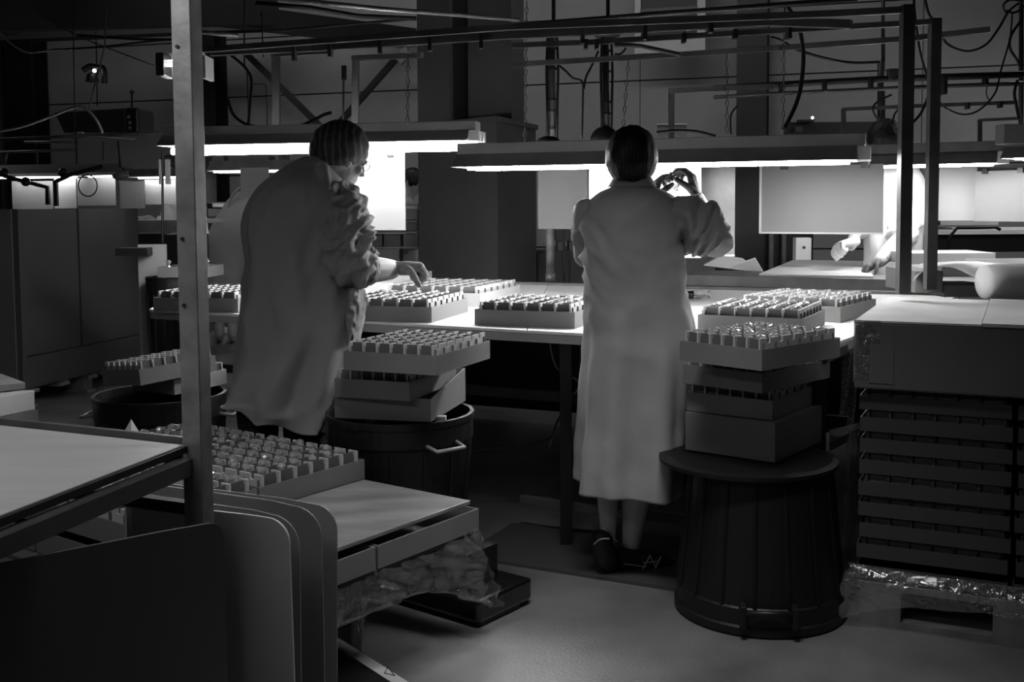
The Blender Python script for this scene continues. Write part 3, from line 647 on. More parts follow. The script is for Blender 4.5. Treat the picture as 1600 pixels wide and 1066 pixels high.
film('film_sheet', [[s3(-.035, .95, zl+.0), s3(-.035, .5, zl), s3(-.035, .2, zl), s3(-.035, -.01, zl+.01)], [s3(-.03, .95, .25), s3(-.04, .5, .27), s3(-.035, .2, .26), s3(-.03, -.03, .24)], [s3(.05, .95, .17), s3(.06, .5, .22), s3(.0, .2, .235), s3(-.02, -.06, .11)]], '', .02, fw)
film('film_sheet', [[s3(-.035, 0, zl), s3(.1, -.03, zl), s3(.25, -.03, zl)], [s3(-.03, -.07, .22), s3(.1, -.07, .22), s3(.25, -.05, .24)], [s3(-.02, -.12, .095), s3(.08, -.12, .10), s3(.2, -.08, .16)]], '', .02, fw)
film('film_tail', [[Q(545, 935, 3.1), Q(556, 930, 3.12), Q(568, 945, 3.15)], [Q(540, 985, 3.1), Q(550, 1000, 3.05), Q(568, 1000, 3.12)], [Q(535, 1040, 3.05), Q(560, 1062, 3.08), Q(572, 1050, 3.1)]], '', .02, fw)
# pale plank low in the foreground
q0, q1 = P(556, 1014, .09), P(648, 1072, .09); d = (q1-q0).normalized(); n = Vector((-d.y, d.x, 0)); q0 = q0 - d*.3; q1 = q1 + d*.5
fp = thing('pallet', 'pale edged pallet lying low behind the leaning sheets', 'pallet', (q0.x, q0.y, 0))
obj('deck_board', MB().prism([(q.x, q.y) for q in (q0, q1, q1-n*.035, q0-n*.035)], .07, .09), M_cardl, fp)
obj('deck_board', MB().prism([(q.x, q.y) for q in (q0-n*.04, q1-n*.04, q1-n*.35, q0-n*.35)], .065, .085), M_dark, fp)
obj('skid', MB().prism([(q.x, q.y) for q in (q0+n*.0-n*.01, q1-n*.01, q1-n*.3, q0-n*.3)], 0, .065), M_dark, fp)
tm = P(607, 1050, .0905); obj('printed_mark', MB().tube([P(601, 1052, .091), P(606, 1042, .091), P(617, 1056, .091), P(601, 1052, .091)], .0015, 4), M_print, fp)
# leaning layer sheets
def sheet(label, pts, Yl, Yr, th, m, lean=.0, rad=.06):
    """pts: top-left, top-right pixels; the sheet stands on the floor, top edge from TL to TR"""
    a, b = Q(*pts[0], Yl), Q(*pts[1], Yr); a0 = Vector((a.x, a.y, 0)); b0 = Vector((b.x, b.y, 0)); 
    u = (b0-a0); L = u.length; u.normalize(); n = Vector((-u.y, u.x, 0)); ha, hb = a.z, b.z; out = [(0, 0), (L, 0)]
    for k in range(7):
        an = math.pi/2*k/6; out.append((L - rad + rad*math.cos(an), hb - rad + rad*math.sin(an)))
    out += [(L*.75, hb*.25 + ha*.75 + (hb-ha)*.5), (0, ha)]
    f = lambda x, zz_, o: a0 + u*x + n*(o - lean*(1 - zz_/1.0)) + Vector((0, 0, zz_))
    k = len(out); return solo('layer_sheet', MB().add([f(x, z_, 0) for x, z_ in out] + [f(x, z_, th) for x, z_ in out], [tuple(range(k)), tuple(range(k, 2*k))[::-1]] + [(i, i + k, (i+1) % k + k, (i+1) % k) for i in range(k)]), m, label, 'sheet')
sheet('dark layer sheet nearest the viewer, filling the lower left corner', ((-120, 905), (349, 812)), 1.55, 1.95, .006, M_sheet, lean=.0, rad=.035)
sheet('pale layer sheet with a scuffed top rim, right behind the dark one', ((200, 786), (447, 814)), 2.3, 2.20, .006, M_sheetl, lean=-.03, rad=.05)
sheet('second grey sheet behind the pale scuffed one, curving corner', ((200, 768), (470, 806)), 2.42, 2.30, .004, M_sheet, lean=.02, rad=.07)
sheet('third grey sheet in the leaning row with a rounded corner', ((200, 752), (502, 793)), 2.52, 2.42, .004, M_sheet, lean=.0, rad=.07)
sheet('last grey sheet of the leaning row, touching the cover board', ((200, 745), (531, 786)), 2.62, 2.52, .004, M_sheet, lean=.05, rad=.06)

# ================================================================== carton pallet at the right
zp = .14
A0 = P(1339, 905, zp); A1 = P(1600, 940, zp); u = (A1-A0); u.z = 0; u.normalize(); n = Vector((-u.y, u.x, 0))
Mr = Matrix.Translation((A0.x, A0.y, 0)) @ Matrix(((u.x, n.x, 0, 0), (u.y, n.y, 0, 0), (0, 0, 1, 0), (0, 0, 0, 1)))
ar = math.atan2(u.y, u.x)
rp = thing('pallet', 'wooden pallet under the tall tray load at the right, film draped over it', 'pallet', (A0.x, A0.y, 0))
for k in range(6): obj('deck_board', MB().box(0, .90, k*.14, k*.14+.10, .115, .135, Mr), M_pwood, rp)
for x in (0.0, .38, .76):
    for y in (0, .35, .7): obj('block', MB().box(x+.01, x+.13, y, y+.11, .02, .115, Mr), M_pwood, rp)
for y in (0, .35, .7): obj('skid_board', MB().box(0, .90, y, y+.1, 0, .02, Mr), M_pwood, rp)
HT = .74
NL = 9; lh = (HT - zp)/NL
ords = ['lowest', 'second lowest', 'third lowest', 'fourth lowest', 'middle', 'fourth from top', 'third from top', 'second from top', 'top']
M_cd = mat('shaded_tray_board', .06, .7, var=.1, scale=5)  # darker tray board, shade of the stack put into its colour
for i in range(NL):
    for c in range(2):
        x = c*.445 + random.uniform(-.006, .006); y = random.uniform(0, .01)
        org = Mr @ Vector((x, y, 0)); zc = zp + i*lh + .001
        lab_ = '%s tray in the %s column of the right-hand pallet load' % (ords[i], ('left', 'right')[c])
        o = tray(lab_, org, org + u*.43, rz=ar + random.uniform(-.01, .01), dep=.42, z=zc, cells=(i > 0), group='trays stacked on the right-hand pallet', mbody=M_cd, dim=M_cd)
        o.scale.z = (lh-.003)/TZ
solo('tray_load', MB().box(.01, .875, .44, .86, zp+.002, HT-.004, Mr), M_carton, 'dark rear block of trays at the back of the right-hand pallet', 'load')
# top carton
zc0, zc1 = HT+.004, .955
tcp = thing('carton_box', 'big taped flat carton lying on top of the right-hand pallet load', 'box', Mr @ Vector((0, 0, HT)))
obj('body', MB().box(-.015, .90, -.02, .88, zc0, zc1-.006, Mr), M_carton, tcp, bev=.006)
M_ct = mat('hood_lit_carton_top', .60, .7, var=.12, scale=6, bump=.05)  # top lightened in colour for the hood light falling on it
obj('top_flap', MB().box(-.015, .34, -.02, .88, zc1-.006, zc1, Mr), M_ct, tcp); obj('top_flap', MB().box(.343, .62, -.024, .88, zc1-.006, zc1+.004, Mr), M_ct, tcp); obj('top_flap', MB().box(.623, .90, -.022, .88, zc1-.006, zc1, Mr), M_ct, tcp)
obj('tape', MB().box(-.018, .06, -.022, -.02, zc0+.03, zc1, Mr).box(-.018, -.015, -.022, .05, zc0+.02, zc1, Mr), M_film, tcp)
obj('tape', MB().box(.03, .10, -.0225, -.02, zc0+.02, zc1-.07, Mr), mat('dull_tape', .16, .25), tcp)
fr = thing('stretch_film', 'crinkled film skirt round the bottom of the right-hand pallet load', 'film', Mr @ Vector((.2, -.05, .1)))
def m3(x, y, z): return Mr @ Vector((x, y, z))
film('film_sheet', [[m3(-.03, -.03, .20), m3(.2, -.03, .19), m3(.5, -.03, .19), m3(.9, -.03, .18)], [m3(-.04, -.05, .12), m3(.2, -.05, .15), m3(.5, -.05, .14), m3(.9, -.05, .14)], [m3(-.05, -.05, .02), m3(.12, -.05, .08), m3(.5, -.06, .11), m3(.9, -.06, .10)]], '', .014, fr)
film('film_sheet', [[m3(-.03, -.03, .60), m3(-.03, .2, .6), m3(-.03, .45, .6)], [m3(-.035, -.03, .3), m3(-.035, .2, .3), m3(-.035, .45, .3)], [m3(-.05, -.05, .02), m3(-.05, .2, .03), m3(-.04, .45, .03)]], '', .01, fr)
# rolled sheet on the carton and curved sheet behind
ro = thing('rolled_sheet', 'thick grey foam sheet curled over on top of the big flat carton', 'sheet', P(1560, 470, zc1))
c = Q(1560, 441, 4.15); r_ = 29*4.15/FPX; x0_ = Q(1534, 441, 4.15).x; rgs = []
for k in range(30):
    t_ = k/29; f_ = 0.0 if k == 0 else min(1, .80 + .2*math.sin(min(t_*6, 1)*math.pi/2)); x_ = x0_ + .75*(t_**1.5)
    rgs.append([Vector((x_, c.y - .10*t_ + f_*r_*1.3*math.cos(a), c.z - (0 if f_ > .99 else 0) + f_*r_*math.sin(a))) for a in [2*math.pi*q/28 for q in range(28)]])
obj('curled_sheet', MB().rings(rgs), M_cardl, ro, smooth=True)
obj('sheet_end', MB().box(x0_+.10, x0_+.8, c.y+.0, c.y+.40, c.z+r_*.93, c.z+r_*1.0), M_cardl, ro)
bk_c = [Vector(q) for q in (Q(1438, 412, 5.6), Q(1480, 409, 5.6), Q(1530, 408, 5.6), Q(1570, 410, 5.6), Q(1610, 417, 5.6), Q(1680, 425, 5.6))]
fr_c = [Vector(q) for q in (Q(1426, 440, 4.8), Q(1446, 421, 4.8), Q(1486, 416, 4.8), Q(1524, 432, 4.75), Q(1560, 444, 4.7), Q(1680, 450, 4.7))]
vs = []; NB = 30
for off in (0, -.006):
    for L_ in (bk_c, fr_c):
        for k in range(NB+1): vs.append(Vector([catm([q[m_] for q in L_], k/NB) for m_ in range(3)]) + Vector((0, 0, off)))
n1 = NB+1; fs = []
for i in range(NB): fs += [(i, i+1, n1+i+1, n1+i), (2*n1+i, 3*n1+i, 3*n1+i+1, 2*n1+i+1), (n1+i, n1+i+1, 3*n1+i+1, 3*n1+i), (i, 2*n1+i, 2*n1+i+1, i+1)]
solo('bent_board', MB().add(vs, fs), M_cardl, 'large bowed grey board behind the carton with its edge arching up', 'board', smooth=True)
bs_ = Q(1440, 440, 5.2)
solo('carton_box', MB().box(*sorted((Q(1418, 440, 5.1).x, Q(1460, 440, 5.1).x)), 5.0, 5.4, Q(1440, 455, 5.1).z, Q(1440, 422, 5.1).z), M_card, 'small grey carton under the bowed board between the slim posts', 'box')
solo('carton_box', MB().box(*sorted((Q(1462, 440, 5.1).x, Q(1535, 440, 5.1).x)), 5.0, 5.3, Q(1440, 462, 5.1).z, Q(1440, 444, 5.1).z), M_card, 'low grey carton under the bowed board beside the curled foam', 'box')
# ================================================================== people
def cloth(rows, Y, seg=96, nr=130, fold=None, close=True, th=0.0, flat=1.0):
    """rows: (py, xl, xr, half-depth, depth offset). Horizontal rings whose silhouettes sit at xl, xr."""
    cx = []; 
    data = []
    for (py, xl, xr, b, yo) in rows:
        c = Q((xl+xr)/2, py, Y+yo); a = (xr-xl)/2*(Y+yo)/FPX; data.append((c.x, c.y, c.z, a, b))
    rings = []
    for i in range(nr+1):
        t = i/nr; c = [catm([r[k] for r in data], t) for k in range(5)]; rg = []
        for k in range(seg):
            th_ = 2*math.pi*k/seg; co, si = math.cos(th_), math.sin(th_)
            x = c[3]*math.copysign(abs(co)**.86, co); y = c[4]*math.copysign(abs(si)**.86, si)
            f = fold(th_, t, c) if fold else 0
            s_ = 1 + f/max(c[3], .05)
            rg.append(Vector((c[0] + x*s_, c[1] + y*s_, c[2] + (fold.hem(th_, t) if hasattr(fold, 'hem') else 0))))
        rings.append(rg)
    return MB().rings(rings, cap=close)
def ridge(p, s=1.0):
    v = noise.noise(Vector(p)); return (1 - abs(v)*2.4)*s
def sleeve(pts, rs, seg=56, n=60, amp=.010, seed=0, freq=16, squash=1.0, cuff=True):
    pts = [Vector(p) for p in pts]; rings = []; a = None
    for i in range(n+1):
        t = i/n; p = Vector([catm([q[k] for q in pts], t) for k in range(3)]); p2 = Vector([catm([q[k] for q in pts], min(t+.01, 1)) for k in range(3)]); p1 = Vector([catm([q[k] for q in pts], max(t-.01, 0)) for k in range(3)])
        T_ = (p2-p1).normalized(); r = catm(rs, t)
        if a is None: a = T_.cross(Vector((0, 1, 0))).normalized()
        a = (a - T_*a.dot(T_)).normalized(); b = T_.cross(a); rg = []
        for k in range(seg):
            an = 2*math.pi*k/seg; dr = a*math.cos(an) + b*math.sin(an)
            q = Vector((math.cos(an)*.7 + seed, math.sin(an)*.7, t*freq*.32 + math.sin(an+seed)*.55))
            f = amp*(ridge(q*1.3) - .35) + amp*.5*(ridge(q*3.1 + Vector((4, 1, 7))) - .35)
            f *= .4 + .6*math.sin(math.pi*min(t*1.15, 1))**.5 if t < .87 else .5
            rg.append(p + dr*(r + f))
        rings.append(rg)
    return MB().rings(rings)
def chain(mb, pts, rs, seg=12, n=4):
    P_ = smooth_path(pts, n); m = len(P_)-1; R_ = [catm(rs, i/m) for i in range(m+1)] if len(rs) > 1 else rs[0]
    mb.tube(P_, R_, seg)
    mb.ball(P_[0], (R_[0] if isinstance(R_, list) else R_)*.99, seg=10, nr=6); mb.ball(P_[-1], (R_[-1] if isinstance(R_, list) else R_)*.99, seg=10, nr=6)
def hand(mb, wrist, dirv, palm, curl=.8, s=1.0, side=1, spread=.0, thick=1.0):
    """fingers run along dirv, bend towards palm; side=+1 puts the thumb on dir x palm"""
    d = Vector(dirv).normalized(); pn = Vector(palm); pn = (pn - d*pn.dot(d)).normalized(); sd = d.cross(pn).normalized()*side
    w_ = Vector(wrist)
    chain(mb, [w_ - d*.03*s, w_ + d*.01*s], [.027*s, .025*s], 12, 2)
    lens = [.074, .082, .077, .062]
    for i in range(4):
        o = (1.5-i)*.0195*s; k0 = w_ + sd*o*.5 + d*.01*s; k1 = w_ + sd*o + d*.088*s - pn*.004*s*(1 if i in (1, 2) else 0)
        chain(mb, [k0, (k0+k1)/2, k1], [.016*s*thick, .0155*s*thick, .0125*s*thick], 10, 2)
        c_ = curl*(1+.12*i); dr = (d + sd*(1.5-i)*(.05+spread)).normalized(); p = k1; pts = [p]; an = c_*.45; L = lens[i]*s
        for q, fr in enumerate((.45, .31, .24)):
            v_ = dr*math.cos(an) + pn*math.sin(an); p = p + v_*L*fr; pts.append(p); an += c_*.62
        chain(mb, pts, [.0105*s*thick, .0095*s*thick, .0088*s*thick, .0075*s*thick], 10, 3)
    t0 = w_ + sd*.018*s + d*.022*s; t1 = w_ + sd*.047*s + d*.05*s + pn*.012*s; t2 = t1 + (d*.7 + sd*.35 + pn*curl*.5).normalized()*.032*s; t3 = t2 + (d*.9 + pn*curl*.7 - sd*.1).normalized()*.026*s
    chain(mb, [t0, t1, t2, t3], [.017*s, .0135*s, .0115*s, .009*s], 10, 3)
def head(mb, c, fwd, up, s=1.0):
    f = Vector(fwd).normalized(); u = Vector(up); u = (u - f*u.dot(f)).normalized(); r = f.cross(u)
    M = Matrix((r, f, u)).transposed(); X = lambda x, y, z: Vector(c) + M @ Vector((x*s, y*s, z*s))
    mb.ball(X(0, -.012, .022), (.076*s, .094*s, .092*s), M, 20, 14); mb.ball(X(0, .028, -.035), (.060*s, .066*s, .078*s), M, 18, 12); mb.ball(X(0, .062, -.092), (.026*s, .024*s, .020*s), M)
    mb.ball(X(0, .088, .022), (.052*s, .012*s, .012*s), M); mb.ball(X(0, .098, -.012), (.013*s, .020*s, .026*s), M); mb.ball(X(0, .108, -.024), (.016*s, .016*s, .012*s), M)
    mb.ball(X(0, .086, -.053), (.026*s, .011*s, .006*s), M); mb.ball(X(0, .084, -.065), (.022*s, .011*s, .006*s), M)
    for e in (-1, 1):
        mb.ball(X(e*.033, .078, .006), (.014*s, .011*s, .010*s), M); mb.ball(X(e*.045, .062, -.022), (.024*s, .018*s, .020*s), M)
        mb.ball(X(e*.078, -.004, -.005), (.009*s, .019*s, .031*s), M, 12, 8); mb.ball(X(e*.083, -.010, .010), (.008*s, .016*s, .018*s), M, 12, 8)
    return X, M
def cap(X, M, s, m, par, sx=.088, sy=.108, sz=.108, tilt=.35, name='hair_net', seed=0, cz=.028, ext=.66):
    rings = []; c = X(0, -.014, cz)
    Mt = M @ Matrix.Rotation(tilt, 3, 'X')
    for i in range(27):
        ph = math.pi*(.01 + ext*i/26); rg = []
        for k in range(56):
            an = 2*math.pi*k/56; q = Vector((math.cos(an)*2.2+seed, math.sin(an)*2.2, ph*2)); f = 1 + .035*noise.noise(q*1.8) + .018*ridge(q*2.6)
            if i > 22: f *= 1 - .012*(i-22) + .012*math.sin(an*22)
            rg.append(c + Mt @ Vector((sx*s*f*math.sin(ph)*math.cos(an), sy*s*f*math.sin(ph)*math.sin(an), sz*s*f*math.cos(ph))))
        rings.append(rg)
    return obj(name, MB().rings(rings), m, par, smooth=True)
class Fold:
    def __init__(s, fn, hemf=None): s.fn = fn; s.hem = hemf or (lambda a, t: 0)
    def __call__(s, th, t, c): return s.fn(th, t, c)

# ---- second worker (standing, back to us)
YB = 3.76
pb = thing('person', 'worker in a pale coat standing back turned in black trainers, gloved hands raised', 'person', P(975, 893, 0))
mb = MB()
ch = Q(989, 250, YB + .02); Xh, Mh = head(mb, ch, (.42, .90, .06), (0, -.06, 1), .98)
chain(mb, [Q(984, 305, YB+.02), Q(987, 262, YB+.02)], [.060, .054])
chain(mb, [Q(985, 372, YB+.01), Q(987, 430, YB), Q(992, 520, YB)], [.10, .10, .12]) 
S, E, Wr = Q(1062, 330, YB), Q(1112, 372, YB-.04), Q(1090, 312, YB+.28)
chain(mb, [S, E], [.05, .043]); chain(mb, [E, (E+Wr)/2, Wr], [.043, .040, .029])
S2, E2, W2 = Q(916, 332, YB), Q(914, 400, YB+.10), Q(1016, 322, YB+.36)
chain(mb, [S2, E2], [.05, .042]); chain(mb, [E2, (E2+W2)/2, W2], [.042, .038, .029])
# legs
YL = YB
K1 = Q(950, 690, YL+.12); A1 = Q(950, 828, YL+.05); B1 = Q(950, 880, YL+.02)
chain(mb, [Q(955, 560, YL), K1], [.075, .055]); chain(mb, [K1, Q(950, 745, YL+.09), A1], [.050, .046, .028]); 
K2 = Q(1000, 700, YL); A2 = Q(984, 866, YL+.10)
chain(mb, [Q(1000, 560, YL), K2], [.078, .058]); chain(mb, [K2, Q(996, 755, YL+.02), Q(988, 830, YL+.07), A2], [.056, .056, .037, .031])
chain(mb, [A1, Q(950, 868, YL+.02)], [.028, .024]); chain(mb, [A2, A2 + Vector((.05, .03, -.02))], [.028, .018])
obj('body', localise(remesh(mb, .0055), pb), M_skin, pb)
def foldB(th, t, c):
    si, co = math.sin(th), math.cos(th)
    f = 0
    # hanging skirt folds
    g = max(0, (t-.52)/.48); f += g*.020*math.sin(th*5-.9+t*2) + g*.013*math.sin(th*9+.4)
    # drag folds at the waist
    wst = math.exp(-((t-.42)/.13)**2)
    q = Vector((co*1.6 + 3, si*1.6, t*17 + abs(co)*2.2)); f += wst*.016*(ridge(q) - .4)*(.12 + .88*co*co)
    q2 = Vector((co*1.1 + 9, si*1.1, t*7)); f += .008*(ridge(q2) - .4)
    f += .003*noise.noise(Vector((co*4, si*4, t*24)))
    return f
rowsB = [(284, 962, 1012, .055, .02), (292, 952, 1022, .068, .02), (300, 938, 1040, .085, .01), (312, 922, 1056, .105, .0), (330, 912, 1062, .125, 0), (360, 908, 1064, .135, 0), (400, 909, 1065, .138, 0), (440, 913, 1068, .135, 0), (475, 914, 1076, .14, 0), (510, 914, 1084, .155, 0), (550, 913, 1080, .165, 0), (600, 910, 1078, .17, 0), (660, 906, 1077, .175, 0), (710, 902, 1077, .18, 0), (752, 901, 1077, .18, 0)]
ct = cloth(rowsB, YB, fold=Fold(foldB, lambda a, t: (-.030*max(0, t-.9)*10*max(0, -math.sin(a)) + .006*math.sin(a*3+1)*max(0, t-.8)*5)))
oc = obj('coat', ct, M_coat, pb, smooth=True)
hem = MB()
obj('collar', cloth([(272, 962, 1014, .060, .02), (282, 956, 1020, .066, .02), (292, 950, 1026, .074, .02)], YB, seg=48, nr=8, close=False), M_coat, pb, smooth=True)
obj('coat_sleeve', sleeve([Q(1026, 345, YB+.06), Q(1066, 345, YB-.01), Q(1100, 362, YB-.03), Q(1120, 378, YB-.03)], [.040, .086, .092, .064], amp=.020, seed=2), M_coat, pb, smooth=True)
obj('coat_sleeve', sleeve([Q(1122, 384, YB-.02), Q(1112, 362, YB+.04), Q(1101, 342, YB+.12)], [.055, .058, .050], amp=.009, seed=5, n=30), M_coat, pb, smooth=True)
obj('coat_sleeve', sleeve([Q(950, 345, YB+.06), Q(926, 347, YB+.02), Q(921, 380, YB+.07), Q(928, 402, YB+.13)], [.040, .058, .056, .052], amp=.011, seed=8), M_coat, pb, smooth=True)
obj('coat_sleeve', sleeve([Q(918, 398, YB+.08), Q(950, 375, YB+.2), Q(985, 345, YB+.3)], [.055, .050, .044], amp=.008, seed=11, n=30), M_coat, pb, smooth=True)
cap(Xh, Mh, .98, M_hair, pb, .090, .106, .108, tilt=.50, cz=.014, ext=.80)
g1_ = MB(); hand(g1_, Wr, (-.25, .12, 1), (-.9, .35, .05), 1.15, .98, side=1)
o = obj('glove', localise(remesh(g1_, .0030, 2), pb), M_gloved, pb); o['label'] = 'patterned dark work glove'
g2_ = MB(); hand(g2_, W2, (.25, .15, .9), (.9, .2, .1), 1.05, .98, side=-1)
o = obj('glove', localise(remesh(g2_, .0030, 2), pb), M_gloved, pb); o['label'] = 'patterned dark work glove'
# shoes
def shoe(path, rs, hs, parent, sole_w, name='shoe'):
    """path of centre points heel->toe with half-widths rs and heights hs, built along the path in 3-D with local up"""
    rg = []; P_ = [Vector(p) for p in path]; n_ = len(P_)
    upv = shoe.up
    for i in range(25):
        t = i/24; p = Vector([catm([q[k] for q in P_], t) for k in range(3)]); T_ = (Vector([catm([q[k] for q in P_], min(1, t+.02)) for k in range(3)]) - Vector([catm([q[k] for q in P_], max(0, t-.02)) for k in range(3)])).normalized()
        sd = T_.cross(upv).normalized(); u_ = sd.cross(T_).normalized(); r = catm(rs, t); h = catm(hs, t); e = math.sin(math.pi*min(max(t*6, .08), .5))*math.sin(math.pi*min(max((1-t)*5, .08), .5))
        rg.append([p + sd*(r*e*math.copysign(abs(math.cos(a))**.7, math.cos(a))) + u_*(h*e*(.5+.5*math.copysign(abs(math.sin(a))**.7, math.sin(a)))) for a in [2*math.pi*k/20 for k in range(20)]])
    o = obj(name, MB().rings(rg), M_shoe, parent, smooth=True); 
    so_ = []
    for i in range(0, 25): so_.append([(rg[i][k] - (rg[i][5]-rg[i][15])*.0) + (rg[i][15]-rg[i][5]).normalized()*.006 if 11 <= k <= 19 else rg[i][k]*.02 + rg[i][15]*.98 for k in range(20)])
    return o, rg
shoe.up = Vector((0, 0, 1))
hl_, tt = Q(962, 893, YB-.05), Q(1040, 890, YB+.02); hl_.z = .006; tt.z = .006
hl_ = P(957, 893, .004); tt = P(1046, 884, .004)
m_ = hl_.lerp(tt, .5)
o, rg = shoe([hl_, hl_.lerp(tt, .33), hl_.lerp(tt, .66), tt], [.034, .036, .043, .034], [.082, .080, .060, .042], pb, 0)
for (u0, u1, z0, z1) in ((.12, .50, .040, .020), (.44, .58, .012, .062), (.56, .68, .062, .014), (.66, .76, .012, .052), (.45, .74, .036, .036)):
    a = hl_.lerp(tt, u0); b = hl_.lerp(tt, u1); a.z += z0; b.z += z1; off = Vector((.012, -.0435, 0)); obj('shoe_stripe', MB().tube([a + off, b + off], .0028, 6), M_shoel, pb)
obj('sole_edge', MB().tube([hl_ + Vector((-.012, -.02, .004)), hl_ + Vector((.02, -.038, .004)), hl_.lerp(tt, .3) + Vector((0, -.040, .004))], .004, 6), M_shoel, pb)
shoe.up = Vector((-.1, -.93, .35))
h_, t_ = Q(938, 835, YB-.02), P(953, 890, .02)
heel = Q(944, 828, YB-.01); toe = P(962, 892, .015); toe.y -= .0
shoe.up = Vector((-.25, .95, .1)).normalized()
o2, rg2 = shoe([heel + Vector((0, -.035, 0)), heel.lerp(toe, .4) + Vector((-.012, -.045, 0)), heel.lerp(toe, .8) + Vector((-.004, -.03, 0)), toe + Vector((.05, .05, -.01))], [.034, .038, .040, .030], [.075, .075, .06, .035], pb, 0)
obj('shoe_stripe', MB().tube(smooth_path([Q(928, 851, YB-.10), Q(938, 843, YB-.115), Q(952, 842, YB-.11)]), .0025, 6), M_shoel, pb)
obj('shoe_stripe', MB().tube(smooth_path([Q(941, 826, YB-.10), Q(952, 832, YB-.09), Q(964, 846, YB-.06)]), .0022, 6), M_shoel, pb)
x = Wr.lerp(W2, .5) + Vector((0, .04, .12))
solo('glass_vessel', MB().lathe([(.0, 0), (.022, .0), (.028, .02), (.022, .045), (.010, .055), (.010, .07), (.007, .07), (.007, .055), (.019, .043), (.024, .02), (0, .006)], x + Vector((0, 0, -.075)), 24), M_glassc, 'small clear glass flask held up to the light in patterned gloves', 'glass', smooth=True)

# ---- first worker (bending over the trays)
YA = 3.98
pa = thing('person', 'worker in a long pale coat and glasses leaning over the trays, sleeve rolled up', 'person', P(440, 760, 0))
mb = MB()
ch = Q(531, 247, YA+.08); Xa, Ma = head(mb, ch, (.72, .62, -.34), (.25, .05, 1), 1.0)
chain(mb, [Q(492, 292, YA+.03), Q(518, 258, YA+.08)], [.062, .056])
chain(mb, [Q(478, 335, YA+.02), Q(460, 420, YA), Q(455, 540, YA)], [.10, .12, .13])
SA, EA, WA_ = Q(528, 325, YA-.02), Q(545, 418, YA-.06), Q(612, 421, YA+.12)
chain(mb, [SA, EA], [.055, .047]); chain(mb, [EA, Q(583, 421, YA+.03), WA_], [.054, .050, .038])
LA, LE, LW = Q(455, 320, YA+.20), Q(490, 420, YA+.34), Q(520, 446, YA+.50)
chain(mb, [LA, LE], [.05, .045]); chain(mb, [LE, LW], [.042, .03])
for px0, px1 in ((402, 395), (478, 478)):
    chain(mb, [Q(px0+10, 560, YA), Q(px0, 690, YA), Q(px1, 800, YA)], [.085, .062, .045]); b = Q(px1, 860, YA); b.z = .05; chain(mb, [Q(px1, 800, YA), b], [.045, .04])
obj('body', localise(remesh(mb, .0055), pa), M_skin, pa)
for px0, px1, w0 in ((401, 394, .080), (478, 476, .088)):
    pth = [Q(px0+8, 590, YA), Q(px0+3, 640, YA), Q(px0, 700, YA), Q(px1, 780, YA)]; e_ = Q(px1, 850, YA); e_.z = .10
    obj('trouser_leg', sleeve(pth + [e_], [w0*1.05, w0, w0*.86, w0*.72, w0*.62], amp=.006, seed=px0, freq=9), M_trous, pa, smooth=True)
    b_ = Q(px1, 850, YA); shoe.up = Vector((0, 0, 1)); h_ = Vector((b_.x-.04, b_.y-.05, .004)); shoe([h_, h_ + Vector((.06, .05, 0)), h_ + Vector((.13, .10, 0)), h_ + Vector((.19, .15, 0))], [.036, .038, .044, .035], [.085, .08, .06, .045], pa, 0)
def foldA(th, t, c):
    si, co = math.sin(th), math.cos(th); f = 0
    g = max(0, (t-.42)/.58); f += g*.032*math.sin(th*4+2.2+t*2.5) + g*.019*math.sin(th*9+.9+t*3)
    q = Vector((co*1.5 + 13, si*1.5, t*9 + co*2.5)); f += .006*(ridge(q) - .35)
    q = Vector((co*2.1 + 5, si*2.1 + t*4, t*2.5)); f += .016*(ridge(q) - .4)*min(1, t*2)
    return f
rowsA = [(245, 476, 506, .05, .04), (252, 462, 514, .075, .04), (262, 445, 521, .10, .04), (277, 424, 531, .125, .02), (297, 403, 545, .145, 0), (325, 388, 556, .16, 0), (365, 381, 552, .17, 0), (410, 380, 548, .175, 0), (450, 378, 555, .18, 0), (490, 376, 563, .185, 0), (530, 372, 562, .19, 0), (570, 369, 550, .19, 0), (610, 366, 538, .19, 0), (632, 364, 530, .195, 0), (650, 362, 521, .195, 0)]
ct = cloth(rowsA, YA, fold=Fold(foldA, lambda a, t: (max(0, t-.86)*7.14)*(-.045*max(0, math.cos(a) + .1) + .062*min(1, max(0, (-math.cos(a)-.30)/.22)) + .006*math.sin(a*7))))
obj('coat', ct, M_coat, pa, smooth=True)
obj('collar', sleeve([Q(512, 268, YA+.06), Q(503, 278, YA+.05), Q(492, 290, YA+.04)], [.062, .072, .088], amp=.004, n=12), M_coat, pa, smooth=True)
obj('coat_sleeve', sleeve([Q(512, 312, YA), Q(531, 330, YA-.04), Q(541, 375, YA-.08), Q(547, 412, YA-.07), Q(562, 420, YA-.02)], [.068, .090, .084, .088, .066], amp=.034, seed=21, freq=20, n=90, seg=72), M_coat, pa, smooth=True)
obj('rolled_cuff', sleeve([Q(556, 419, YA-.03), Q(566, 420, YA-.01), Q(578, 421, YA+.02)], [.062, .067, .056], amp=.008, seed=4, n=16), M_coat, pa, smooth=True)
obj('coat_sleeve', sleeve([Q(455, 330, YA+.14), Q(475, 375, YA+.26), Q(495, 420, YA+.34)], [.07, .07, .06], amp=.012, seed=31), M_coat, pa, smooth=True)
pk = cloth([(448, 548, 566, .10, -.02), (470, 546, 568, .11, -.03), (500, 545, 566, .11, -.03), (530, 546, 560, .10, -.03)], YA, seg=40, nr=30, fold=Fold(lambda a, t, c: .010*ridge((math.cos(a)*2, math.sin(a)*2, t*7))))
obj('coat_pocket', pk, M_coat, pa, smooth=True)
cap(Xa, Ma, 1.0, M_hairg, pa, .096, .114, .106, tilt=.42, seed=4, cz=.030)
